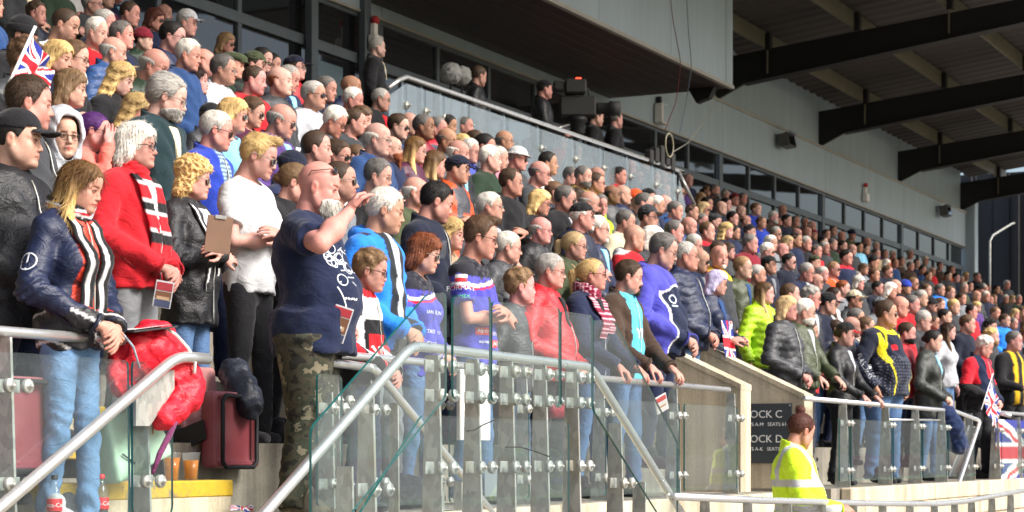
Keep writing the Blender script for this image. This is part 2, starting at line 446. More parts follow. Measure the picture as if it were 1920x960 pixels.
# front wall of the terrace: blocks between the posts
rw = thing('retaining_wall', 'pale concrete block wall under the front railing', 'wall')
xs = [-6, -3, 0, 2, 4, 5.5]+[6.6+.0]+[15.9]
for a, b_ in ((-8, -4), (-4, 0), (0, 3.2), (3.2, 7.7), (8.9, 11.4), (11.4, 13.8), (13.8, 15.62)):
    part('coping_block', cbox((a+.006, 5.27, .0), (b_-.006, 5.345, ZF-.004), .008), 'concrete', rw)
RP = [Xof(x, 5.45) for x in (1580, 1660, 1716, 1765, 1817)]
edges = [17.62]+[(RP[i]) for i in range(5)]+[RP[-1]+1.2*k for k in range(1, 9)]
for a, b_ in zip(edges[:-1], edges[1:]):
    for z0, z1 in ((ZF-.36, ZF-.17), (ZF-.165, ZF+.004)):
        part('coping_block', cbox((a+.008, 5.23 if z1 < ZF else 5.24, z0), (b_-.008, 5.345, z1), .012), 'concrete', rw)
    part('coping_block', cbox((a+.008, 5.25, 0), (b_-.008, 5.34, ZF-.365), .012), 'concrete', rw)
# parapet walls of the passage
def wedge(name, label, xa, xb, ya, yb, za, zb, zlow=0.):
    o = thing(name, label, 'wall')
    part('wall_body', prism([(ya, zlow), (yb, zlow), (yb, zb-.04), (ya, za-.04)], 0, xa, xb), 'concrete', o)
    part('coping', prism([(ya-.004, za-.045), (yb, zb-.045), (yb, zb), (ya-.004, za)], 0, xa-.008, xb+.008), 'concrete', o)
    return o
wedge('parapet_wall', 'sloping concrete parapet wall ending at the glass railing', 15.65, 15.9, 5.60, 7.3, CAMH+.565, CAMH+.565+1.7*.475)
wedge('parapet_wall', 'sloping concrete parapet wall carrying the dark block sign', 17.352, 17.60, 5.60, 7.3, CAMH+.527, CAMH+.527+1.7*.475)
# block sign on the second wall
sg = thing('block_sign', 'dark grey sign with white block and row lettering on concrete wall', 'sign', (17.345, 6.25, CAMH-.10))
part('sign_board', cbox((-.012, -.54, 0), (0, 0, .545), .003), 'sign_board', sg)
def sign_text(s, size, y, z):
    g = text_geo(s, size); M = np.array([[0, 0, -1, -.0135], [-1, 0, 0, y], [0, 1, 0, z], [0, 0, 0, 1.]])
    part('lettering', Geo().add(g, M), 'white_paint', sg)
sign_text('BLOCK C', .098, -.035, .415); sign_text('ROWS A-M   SEATS 61-74', .046, -.04, .340)
sign_text('BLOCK D', .098, -.035, .190); sign_text('ROWS A-K   SEATS 77-90', .046, -.04, .115)
for yy, zz in ((-.02, .525), (-.52, .525), (-.02, .02), (-.52, .02)):
    part('screw', Geo().add(lathe([(.006, 0), (.006, .003), (.003, .005)], 8), np.array([[0, 0, -1, -.012], [0, 1, 0, yy], [1, 0, 0, zz], [0, 0, 0, 1.]])), 'stainless', sg)
# stairs up to the landing
sb = tag(link('access_stair', None), 'concrete landing with a flight of steps on each side', None, None, 'structure')
LX0, LX1 = 7.50, 9.48
part('landing', box((LX0, 4.1, 0), (LX1, 5.265, ZF-.002)), 'concrete_floor', sb)
for k in range(1, 6):
    zt = ZF-.178*k
    for s, x in ((-1, LX0), (1, LX1)):
        a = x+s*.29*(k-1); b_ = x+s*.29*k
        st = part('stair_step', cbox((min(a, b_), 4.1, 0), (max(a, b_), 5.265, zt), .008), 'concrete_floor', sb)
        part('nosing', cbox((b_-.06 if s > 0 else b_-.003, 4.103, zt-.05), (b_+.003 if s > 0 else b_+.06, 5.262, zt+.003), .004), 'yellow_paint', st)

# ---------------------------------------------------------------- building behind the crowd
WL = 15.0
ZB, ZM, ZT, ZU = CAMH+3.05, CAMH+5.80, CAMH+6.50, CAMH+7.57   # window foot, transom, fascia foot, ledge
bd = thing('stand_building', 'grey clad building with a long window band behind the crowd', 'building')
BAY = 7.36; X0 = 62.7-BAY*11
for k in range(11):
    xa, xb = X0+BAY*k, X0+BAY*(k+1)
    part('cladding_panel', cbox((xa+.012, WL-.06, ZT), (xb-.012, WL+.1, ZU), .008), 'cladding', bd)
    part('upper_panel', cbox((xa+.006, WL+.10, ZU+.02), (xb-.006, WL+.2, CAMH+9.6), .006), 'cladding', bd)
    part('column', cbox((xa-.10, WL-.03, ZB-1), (xa+.10, WL+.12, ZT-.003), .01), 'window_frame', bd)
    n = 4
    for j in range(n):
        a = xa+.10+(BAY-.2)/n*j; b_ = xa+.10+(BAY-.2)/n*(j+1)
        if j: part('mullion', cbox((a-.045, WL-.005, ZB), (a+.045, WL+.08, ZT-.003), .006), 'window_frame', bd)
        part('window_pane', box((a+.04, WL+.04, ZB+.05), (b_-.04, WL+.055, ZM-.07)), 'window_glass', bd)
        up = part('window_pane', box((a+.05, WL+.04, ZM+.07), (b_-.05, WL+.055, ZT-.07)), 'window_glass', bd)
        if (k*4+j) % 7 == 2: up.location = (0, -.0, 0)
    part('transom', cbox((xa+.10, WL-.012, ZM-.075), (xb-.10, WL+.08, ZM+.075), .006), 'window_frame', bd)
    part('transom', cbox((xa+.10, WL-.010, ZT-.085), (xb-.10, WL+.08, ZT-.004), .006), 'window_frame', bd)
    part('transom', cbox((xa+.10, WL-.010, ZB-.06), (xb-.10, WL+.08, ZB+.06), .006), 'window_frame', bd)
part('ledge', cbox((X0, WL-.10, ZU-.03), (62.9, WL+.14, ZU+.025), .008), 'cladding_trim', bd)
part('drip_edge', cbox((X0, WL-.075, ZT-.03), (62.9, WL+.02, ZT+.012), .006), 'cladding_trim', bd)
part('base_wall', box((X0, WL, ZF), (62.9, WL+.1, ZB-.062)), 'steel_black', bd)
part('end_column', cbox((62.72, WL-.35, ZF), (63.15, WL+.2, ZU+.6), .02), 'cladding', bd)
# doorway at the head of the platform
dx0, dx1 = 23.9, 25.3
part('door_frame', cbox((dx0-.12, WL-.16, ZB-.4), (dx0+.05, WL-.04, CAMH+7.2), .01), 'window_frame', bd)
part('door_frame', cbox((dx1-.05, WL-.16, ZB-.4), (dx1+.12, WL-.04, CAMH+7.2), .01), 'window_frame', bd)
m, nt, b = newmat('door_glass'); b.inputs['Base Color'].default_value = (.045, .075, .072, 1); b.inputs['Roughness'].default_value = .12
dr = part('door', cbox((dx0+.06, WL-.12, ZB-.2), (dx0+.78, WL-.08, CAMH+5.55), .01), 'door_glass', bd)
part('door_handle', tube([(dx0+.70, WL-.16, CAMH+4.2), (dx0+.70, WL-.16, CAMH+4.9)], .015), 'stainless', dr)
# box cantilevered over the platform
pb = thing('press_box', 'grey clad box jutting out over the camera platform', 'building')
PX0, PX1, PY, PZ = 25.4, 34.5, 12.5, CAMH+6.70
for k in range(3):
    a = PX0+(PX1-PX0)/3*k; b_ = PX0+(PX1-PX0)/3*(k+1)
    if k == 2: b_ -= .35
    for z0, z1 in ((PZ, PZ+1.55), (PZ+1.56, PZ+3.2)):
        part('cladding_panel', cbox((a+.006, PY, z0+.02), (b_-.006, PY+.08, z1), .006), 'cladding', pb)
part('corner_panel', cbox((PX1-.345, PY-.004, PZ+.02), (PX1, PY+.08, PZ+3.2), .006), 'cladding', pb)
part('end_panel', cbox((PX1-.06, PY+.082, PZ+.02), (PX1, WL-.1, PZ+3.2), .006), 'cladding', pb)
part('end_panel', cbox((PX0, PY+.082, PZ+.02), (PX0+.06, WL-.1, PZ+3.2), .006), 'cladding', pb)
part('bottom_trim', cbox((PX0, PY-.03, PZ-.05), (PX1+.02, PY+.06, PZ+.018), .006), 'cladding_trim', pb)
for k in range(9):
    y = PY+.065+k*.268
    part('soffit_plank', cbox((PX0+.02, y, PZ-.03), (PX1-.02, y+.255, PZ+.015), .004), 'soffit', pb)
part('bracket', prism([(PY+.25, PZ-.035), (PY+.75, PZ-.035), (PY+.6, PZ-.30), (PY+.35, PZ-.22)], 0, PX1-.3, PX1-.12), 'steel_black', pb)
# roof
rf = tag(link('roof', None), 'corrugated roof on black cantilever beams over the stand', None, None, 'structure')
SL = .63/5.0
def rz_(y, z): return z+(WL-y)*SL
BX = [62.7-BAY*k for k in range(12)]
for bx in BX:
    for nm, x0, x1, a, c in (('roof_beam', bx-.05, bx+.05, CAMH+7.62, CAMH+8.50),):
        bm_ = part(nm, prism([(WL+.1, a), (WL-.55, a+.30), (5.0, rz_(5.0, a+.22)), (5.0, rz_(5.0, c-.25)), (WL+.1, c)], 0, x0, x1), 'steel_black', rf)
    part('flange', prism([(WL-.55, a+.28), (5.0, rz_(5.0, a+.20)), (5.0, rz_(5.0, a+.22)), (WL-.55, a+.30)], 0, bx-.16, bx+.16), 'steel_black', bm_)
    for k in range(6):
        y = WL-1.1-k*1.95
        part('cleat', cbox((bx-.09, y-.06, rz_(y, CAMH+8.45)), (bx+.09, y+.06, rz_(y, CAMH+8.82)), .006), 'steel_black', bm_)
        if k % 2 == 0: part('stiffener', cbox((bx-.13, y-.012, rz_(y, CAMH+7.95)), (bx-.052, y+.012, rz_(y, CAMH+8.44)), .003), 'purlin', bm_)
for k in range(6):
    y = WL-1.02-k*1.95
    part('purlin', prism([(y-.03, rz_(y, CAMH+8.52)), (y+.03, rz_(y, CAMH+8.52)), (y+.03, rz_(y, CAMH+8.86)), (y-.03, rz_(y, CAMH+8.86))], 0, -19, 64), 'purlin', rf)
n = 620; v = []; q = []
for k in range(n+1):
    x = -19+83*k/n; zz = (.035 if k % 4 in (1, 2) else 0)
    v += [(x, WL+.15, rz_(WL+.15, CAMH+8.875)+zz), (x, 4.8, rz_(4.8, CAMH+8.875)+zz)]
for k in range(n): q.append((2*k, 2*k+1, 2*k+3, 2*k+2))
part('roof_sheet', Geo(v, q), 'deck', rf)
# far end of the stand
ew = thing('end_wall', 'dark corrugated wall closing the far end of the stand', 'wall')
for k in range(10):
    y = 13.6+k*.56
    part('wall_sheet', cbox((68.0+.05*(k % 2), y, 0), (68.2+.05*(k % 2), y+.55, CAMH+9.5), .01), 'end_wall', ew)
for k in range(2):
    part('wall_post', cbox((67.75, 14.35+1.6*k, 0), (67.99, 14.55+1.6*k, CAMH+9.4), .01), 'steel_black', ew)
bp_ = thing('brace_tube', 'pale bent steel tube standing before the dark end wall', 'pole')
pt = [Wp(1856, 640, 14.5), Wp(1856, 452, 14.5), Wp(1862, 441, 14.5), Wp(1898, 419, 14.5), Wp(1940, 412, 14.5)]
part('tube', tube(pt, .035, 10), 'galvanised', bp_, True)
# platform with its glass balustrade
PFZ = CAMH+3.35; GL = 11.4
pf = thing('camera_platform', 'raised broadcast platform behind glass at the back of the crowd', 'platform')
GX0, GX1 = 20.0, 29.6
part('deck_slab', cbox((GX0, GL-.05, PFZ-.12), (GX1, WL-.02, PFZ), .01), 'concrete_floor', pf)
part('front_fascia', cbox((GX0, GL-.09, PFZ-.9), (GX1, GL-.055, PFZ-.02), .01), 'cladding', pf)
gb = thing('glass_balustrade', 'pale glass balustrade with steel rail edging the camera platform', 'balustrade')
RZ = CAMH+4.40
part('handrail', tube([Wp(728, 165, GL), Wp(748, 150, GL), Wp(762, 144.5, GL), np.array((GX1-.4, GL, RZ)), Wp(1272, 320, GL), Wp(1302, 384, GL)], .028, 10), 'stainless', gb, True)
gpx = [760, 796, 831, 878, 950, 1013, 1077, 1130, 1180, 1228, 1268]
gxs = [Xof(x, GL) for x in gpx]
def fin(x, y, z0, z1, wb, wt, th, back=0.0):
    return prism([(y-wb/2, z0), (y+wb/2, z0), (y+wt/2, z1), (y-wt/2, z1)], 0, x-th/2, x+th/2)
def disc(x, y, z, r=.03, t=.02):
    return Geo().add(lathe([(r*.95, 0), (r, t*.15), (r, t*.8), (r*.9, t), (r*.3, t), (r*.3, t*1.6), (r*.15, t*1.75)], 14), np.array([[1, 0, 0, x], [0, 0, -1, y], [0, 1, 0, z], [0, 0, 0, 1.]]))
for x in gxs:
    po = part('post', fin(x, GL+.06, PFZ-.1, RZ-.03, .11, .04, .05), 'window_frame', gb)
    part('clamp', disc(x, GL+.02, RZ-.35, .05, .06), 'galvanised', po, True)
    part('clamp', disc(x, GL+.02, RZ-.85, .05, .06), 'galvanised', po, True)
for a, b_ in zip(gxs[:-1], gxs[1:]):
    part('glass_pane', cbox((a+.01, GL-.012, PFZ-.06), (b_-.01, GL, RZ-.09), .002), 'glass_back', gb)
x0 = Xof(728, GL); part('glass_pane', prism([(x0, PFZ-.06), (gxs[0]-.01, PFZ-.06), (gxs[0]-.01, RZ-.10), (x0, RZ-.30)], 1, GL-.012, GL), 'glass_back', gb)
part('glass_pane', prism([(gxs[-1]+.01, PFZ-.06), (gxs[-1]+.7, PFZ-.06), (gxs[-1]+.55, PFZ+.25), (gxs[-1]+.1, RZ-.12)], 1, GL-.012, GL), 'glass_back', gb)

# ---------------------------------------------------------------- railings at the front
def pane(poly, Y, parent, th=.012, name='glass_pane'):
    """poly of photograph points; rounded pane of toughened glass with green edges"""
    pts = [Wp(x, y, Y) for x, y in poly]; P2 = [(p[0], p[2]) for p in pts]
    out = []
    n = len(P2)
    for i in range(n):
        p = np.array(P2[i]); a = np.array(P2[i-1]); c = np.array(P2[(i+1) % n]); r = .03
        for t in (0, .5, 1):
            u = p+nrm(a-p)*r; w_ = p+nrm(c-p)*r; out.append(tuple((1-t)**2*u+2*t*(1-t)*p+t*t*w_))
    g = prism(out, 1, Y-th/2, Y+th/2); me = g.mesh(name, MAT['glass'], False); me.materials.append(MAT['glass_edge'])
    for p in me.polygons: p.material_index = 0 if len(p.vertices) > 4 else 1
    return link(name, me, parent)
def rail(parent, pts, r=.0225, name='handrail'):
    """smooth the corners of a polyline"""
    P = [np.array(p, float) for p in pts]; out = [P[0]]
    for i in range(1, len(P)-1):
        a, p, c = P[i-1], P[i], P[i+1]; rr = min(.09, np.linalg.norm(a-p)*.45, np.linalg.norm(c-p)*.45)
        u = p+nrm(a-p)*rr; w_ = p+nrm(c-p)*rr
        for t in np.linspace(0, 1, 6): out.append((1-t)**2*u+2*t*(1-t)*p+t*t*w_)
    out.append(P[-1])
    return part(name, tube(out, r, 14), 'stainless', parent, True)
def post(parent, x, Y, z0, z1, wb=.125, wt=.06, th=.014, clamps=(), side=-1, foot=True):
    po = part('post', fin(x, Y, z0, z1, wb, wt, th), 'galvanised', parent)
    if foot: part('foot_plate', cbox((x-.07, Y-.10, z0-.012), (x+.07, Y+.10, z0+.004), .002), 'galvanised', po)
    for z in clamps:
        for dx in (-.055, .055):
            part('clamp_disc', disc(x+dx, Y-.012-.05, z, .030, .024), 'galvanised', po, True)
        part('clamp_lug', cbox((x-.085, Y-.012, z-.028), (x+.085, Y+.0, z+.028), .003), 'galvanised', po)
    return po
RH = CAMH+.49
# left of the opening
b1 = thing('railing', 'glass railing at the aisle foot with a red coat hung over it', 'railing', group='front railings')
YB = 5.45
rail(b1, [Wp(-300, 595, YB), Wp(0, 621, YB), Wp(240, 640, YB)])
for x in (-170, 8, 262): post(b1, Xof(x, YB), YB, ZF, RH-.02, .13, .07, clamps=(RH-.22, RH-.62))
pane([(-160, 648), (240, 676), (243, 968), (-160, 1010)], YB-.07, b1); pane([(247, 676), (322, 684), (323, 962), (248, 968)], YB-.07, b1)
h1 = thing('stair_handrail', 'steel stair handrail sloping down beside the cola bottles', 'handrail', group='stair handrails')
rail(h1, [Wp(390, 673, 5.30), Wp(332, 668, 5.30), Wp(0, 952, 5.30), Wp(-200, 1120, 5.30)], .026)
a = Wp(250, 790, 5.36); b_ = Wp(322, 692, 5.36)
part('bracket', prism([(a[0], a[2]-.02), (a[0]+.10, a[2]-.02), (b_[0], b_[2]-.09), (b_[0], b_[2]+.0), (a[0], a[2]+.16)], 1, 5.345, 5.36), 'galvanised', h1)
# centre, behind the landing
b2 = thing('railing', 'glass railing along the front row behind the landing', 'railing', group='front railings')
rail(b2, [Wp(700, 690, 5.28), Wp(600, 677, 5.28), Wp(582, 670, 5.37), Wp(600, 662, YB), Wp(1366, 731, YB)])
px2 = [8.93, 10.05, 11.2, 12.4, 13.75, 15.0]
for x in px2: post(b2, x, YB, ZF, RH-.02, .13, .065, clamps=(RH-.22, RH-.66))
for a, b_ in zip(px2[:-1], px2[1:]):
    xa = VX-(F/((a+.05)*CT+5.38*ST))*5.38/CT; xb = VX-(F/((b_-.05)*CT+5.38*ST))*5.38/CT
    za = lambda x, z: VY-(VX-x)*CT/5.38*z
    pane([(xa, za(xa, .36)), (xb, za(xb, .36)), (xb, za(xb, -.29)), (xa, za(xa, -.29))], YB-.07, b2)
h2 = thing('stair_handrail', 'steel stair handrail descending behind the landing glass', 'handrail', group='stair handrails')
rail(h2, [Wp(690, 688, 5.28), Wp(704, 694, 5.28), Wp(874, 900, 5.28), Wp(960, 1010, 5.28)])
for x, y in ((742, 745), (862, 892)):
    p = Wp(x, y, 5.30); post(h2, p[0], 5.31, p[2]-.9, p[2]-.03, .07, .05, .012, foot=False)
# raised landing glass
YL = 4.20
b3 = thing('railing', 'raised glass railing with close galvanised posts round the landing', 'railing', group='front railings')
rail(b3, [Wp(330, 1155, YL), Wp(500, 958, YL), Wp(772, 648, YL), Wp(1108, 688, YL), Wp(1258, 930, YL), Wp(1330, 1045, YL)], .0225)
P3 = [Xof(x, YL) for x in (819, 893, 957, 1020, 1079)]
ZR = Wp(930, 668, YL)[2]
def clampz(y, x=930): return Wp(x, y, YL)[2]
for i, x in enumerate(P3):
    po = post(b3, x, YL+.02, ZF-.25, ZR-.02, .118, .062, .016, clamps=(ZR-.07, ZR-.20, ZR-.52), foot=False)
YG = YL-.085
pane([(848, 556), (919, 556), (919, 752), (848, 748)], YG, b3); pane([(921, 565), (1049, 578), (1049, 762), (921, 753)], YG, b3)
pane([(1051, 583), (1110, 592), (1110, 764), (1051, 760)], YG, b3)
pane([(582, 803), (800, 552), (835, 548), (836, 744), (640, 985), (582, 1050)], YG, b3)
pane([(1111, 600), (1150, 600), (1270, 830), (1270, 1010), (1240, 975), (1111, 768)], YG, b3)
pane([(790, 778), (1066, 790), (1066, 1000), (650, 1000)], YG+.004, b3)
for xp, yp in ((695, 770), (655, 870), (1160, 790), (1205, 900)):
    p = Wp(xp, yp, YL); post(b3, p[0], YL+.02, p[2]-.75, p[2]-.01, .11, .07, .014, foot=False, clamps=(p[2]-.33,))
# glass behind, wall side of the flight at the opening
b6 = thing('railing', 'short glass panel on two posts by the camouflage trousers', 'railing', group='front railings')
for x in (612, 690): post(b6, Xof(x, 5.25), 5.25, ZF-.3, CAMH+.30, .12, .07, .014, foot=False, clamps=(CAMH+.22, CAMH-.16))
pane([(594, 700), (640, 704), (641, 950), (594, 950)], 5.17, b6)
# to the right of the passage
b4 = thing('railing', 'glass railing in front of the people beside the block sign', 'railing', group='front railings')
x4 = Wp(1817, 773, YB)
rail(b4, [Wp(1509, 747, YB), Wp(1790, 771, YB), Wp(1838, 789, YB-.12), Wp(1790, 930, YB-.14), Wp(1782, 965, YB-.14)])
part('mid_rail', tube([Wp(1662, 787, YB+.02), Wp(1765, 788, YB+.02)], .012, 8), 'stainless', b4, True)
for x in RP: post(b4, x, YB, ZF, RH-.04, .15, .07, .014, clamps=(RH-.22, RH-.66))
for a, b_ in zip(RP[:-1], RP[1:]):
    for_ = [(a+.04, CAMH+.31), (b_-.04, CAMH+.31), (b_-.04, ZF+.06), (a+.04, ZF+.06)]
    q_ = [proj((x, 5.38, z))[:2] for x, z in for_]; pane(q_, 5.38, b4)
q_ = [proj((x, 5.38, z))[:2] for x, z in [(17.7, CAMH+.31), (RP[0]-.04, CAMH+.31), (RP[0]-.04, ZF+.06), (17.7, ZF+.06)]]; pane(q_, 5.38, b4)
b5 = thing('railing', 'glass railing beyond the far gap with a flag tied on', 'railing', group='front railings')
RX = [RP[-1]+1.35+1.25*k for k in range(7)]
rail(b5, [(RX[0]-.05, YB-.2, RH-.05), (RX[0], YB, RH), (RX[-1], YB, RH)])
for x in RX: post(b5, x, YB, ZF, RH-.04, .15, .07, .014, clamps=(RH-.22, RH-.66))
for a, b_ in zip(RX[:-1], RX[1:]):
    q_ = [proj((x, 5.38, z))[:2] for x, z in [(a+.04, CAMH+.31), (b_-.04, CAMH+.31), (b_-.04, ZF+.06), (a+.04, ZF+.06)]]; pane(q_, 5.38, b5)
# low rail beside the apron
b7 = thing('low_railing', 'low steel handrail on flat posts in front of the steward', 'railing', group='apron railings')
lp = [Wp(1263, 931, 4.1), Wp(1420, 938, 4.1), Wp(1620, 944, 4.1), Wp(1760, 945, 4.1), Wp(1810, 940, 4.1), Wp(1870, 929, 4.1), Wp(1960, 912, 4.1)]
rail(b7, lp, .0225)
for x in (1322, 1402, 1476, 1541, 1600, 1655, 1706, 1752, 1790, 1822, 1860, 1895):
    for p, q2 in zip(lp[:-1], lp[1:]):
        xx = Xof(x, 4.1)
        if p[0] <= xx <= q2[0]:
            z = p[2]+(q2[2]-p[2])*(xx-p[0])/(q2[0]-p[0]); post(b7, xx, 4.1, 0, z-.02, .11, .06, .012)
# ---------------------------------------------------------------- people: heads, hair, hands, clothes
# local axes of a person: x forward, y to the person's left, z up, feet at z = 0, drawn for a height of 1.75 m
def head_sdf(P, fem=0.0, nose=1.0, jowl=0.0, neck=1.0):
    A = P.copy(); A[:, 1] = np.abs(A[:, 1])
    d = ell(A, (-.010, 0, .034), (.099, .0765, .091))
    d = smin(d, ell(A, (.034, 0, -.030), (.056, .058-.003*fem, .080)), .03)
    jaw = np.minimum(cone(A, (-.004, .050+.006*jowl, -.046), (.022, .044+.006*jowl, -.080), .021, .021+.004*jowl), cone(A, (.022, .044+.006*jowl, -.080), (.074, .010, -.100), .021+.004*jowl, .0185))
    d = smin(d, jaw, .022)
    d = smin(d, ell(A, (.078, 0, -.1005), (.0175-.002*fem, .021-.003*fem, .0165)), .012)
    d = smin(d, ell(A, (.055, .043, -.026), (.026, .020, .022)), .015)
    d = smin(d, ell(A, (.036, .037, -.056), (.044, .0265+.003*jowl, .038)), .022)
    d = smin(d, cone(A, (.085, .006, .0165), (.066, .046, .012), .0125-.003*fem, .011), .012)
    d = smin(d, ell(A, (.070, 0, .046), (.024, .045, .038)), .02)
    # eye sockets, eyeballs, lids
    d = smax(d, -ell(A, (.099, .031, -.005), (.019, .0175, .012)), .010)
    d = smin(d, ell(A, (.0755, .031, -.005), (.0128, .0145, .0108)), .003)
    d = smin(d, cone(A, (.087, .020, .0025), (.080, .042, .001), .0042, .0040), .004)
    # nose
    nl = .0035*(nose-1)*3
    d = smin(d, cone(A, (.086, 0, .006), (.1035+nl, 0, -.033), .0080, .0105*nose), .010)
    d = smin(d, ell(A, (.1035+nl, 0, -.0365), (.0128*nose, .0112*nose, .0108*nose)), .005)
    d = smin(d, ell(A, (.0950, .0115*nose, -.0415), (.0115, .0080, .0076)), .005)
    # mouth
    d = smin(d, ell(A, (.082, 0, -.067), (.018, .027, .020)), .012)
    d = smin(d, cone(A, (.0975, 0, -.0635), (.086, .021, -.0695), .0050, .0030), .004)
    d = smin(d, cone(A, (.0950, 0, -.0755), (.086, .019, -.0715), .0062, .0030), .004)
    d = smax(d, -cone(A, (.1035, 0, -.0693), (.087, .024, -.0706), .0019, .0016), .003)
    # ears
    ear = ell(A, (-.010, .0775, -.010), (.0195, .0085, .031))
    ear = smax(ear, -ell(A, (-.005, .089, -.006), (.011, .008, .018)), .004)
    d = smin(d, ear, .006)
    # neck
    nk = np.minimum(cone(A, (-.028, .0, -.02), (-.040, .0, -.12), .052*neck, .056*neck), cone(A, (-.040, 0, -.12), (-.055, 0, -.21), .056*neck, .066*neck))
    nk = smin(nk, cone(A, (.012, 0, -.088), (-.02, 0, -.17), .022+.012*jowl, .03), .03)
    if jowl > 0: nk = smin(nk, ell(A, (.036, 0, -.104), (.036, .042, .022)), .03)
    return smin(d, nk, .016)

def head_paint(V, stubble=0.0, lipc=(.80, .50, .48), flush=.5, brow=.42, fem=0.0):
    A = V.copy(); A[:, 1] = np.abs(A[:, 1])
    c = np.ones((len(V), 3))
    def mix(mask, col):
        m = np.clip(mask, 0, 1)[:, None]; c[:] = c*(1-m)+c*np.array(col)*m
    fl = np.exp(-(((A-np.array((.075, .043, -.035)))/np.array((.03, .022, .022)))**2).sum(1))+np.exp(-(((A-np.array((.115, 0, -.036)))/.016)**2).sum(1))*1.1+np.exp(-(((A-np.array((-.01, .08, -.01)))/.026)**2).sum(1))
    mix(fl*flush, (1.0, .80, .77))
    if stubble > 0:
        z = A[:, 2]; x = A[:, 0]
        m = (1/(1+np.exp((z+.052+.25*(.06-x)*(x < .06))/.006)))*(x > -.012)*(z > -.125)
        m2 = np.exp(-(((A-np.array((.095, .0, -.057)))/np.array((.02, .026, .008)))**2).sum(1))
        mix(np.clip(m+m2, 0, 1)*stubble, (.62, .60, .62))
    lip = np.minimum(cone(A, (.0975, 0, -.0640), (.086, .021, -.0695), .0050, .0030), cone(A, (.0950, 0, -.0755), (.086, .019, -.0715), .0062, .0030))
    mix(1-np.clip((lip-.0005)/.003, 0, 1), lipc)
    mix(np.exp(-((cone(A, (.104, 0, -.0693), (.088, .024, -.0706), .0008, .0008)/.0022)**2)), (.45, .35, .35))
    b = cone(A, (.0955, .013, .0195), (.080, .047, .0215), .0035, .0020)
    mix((1-np.clip((b-.0005)/.004, 0, 1)), (brow, brow*.85, brow*.75))
    e = ell(A, (.0755, .031, -.005), (.0128, .0145, .0108))
    ey = (e < -9) & (e < .0014) & (A[:, 0] > .079) & (np.abs(A[:, 2]+.0052) < .0062)
    c[ey] = (1.05, 1.12, 1.25)
    ir = ey & (((A[:, 1]-.0305)**2+(A[:, 2]+.005)**2) < .0058**2)
    c[ir] = (.13, .12, .13)
    lid = cone(A, (.091, .018, .0005), (.0835, .043, -.0015), .0012, .0012)
    mix(np.exp(-(lid/.0028)**2)*.8, (.38, .30, .28))
    mix(np.exp(-(cone(A, (.091, .02, -.016), (.080, .042, -.013), .001, .001)/.004)**2)*.45, (.78, .66, .66))
    mix(np.exp(-(cone(A, (.096, .017, -.044), (.079, .033, -.074), .001, .001)/.0035)**2)*.75, (.80, .62, .58))  # fold from nose to mouth: crease shade put into the colour
    mix(np.exp(-(((A-np.array((.088, .026, -.001)))/np.array((.016, .018, .011)))**2).sum(1))*.35, (.80, .68, .66))  # eye-socket shade painted into the skin colour
    mix(np.exp(-(((A-np.array((-.006, .084, -.006)))/np.array((.011, .010, .016)))**2).sum(1))*.7, (.72, .48, .44))  # ear hollow: recess shade painted into the skin colour
    mix(ss(-A[:, 2], .09, .12)*.4, (.95, .86, .83))
    mix(np.exp(-(ell(A, (.0985, .009, -.0465), (.005, .004, .003))/.003)**2)*.8, (.45, .32, .30))
    return c

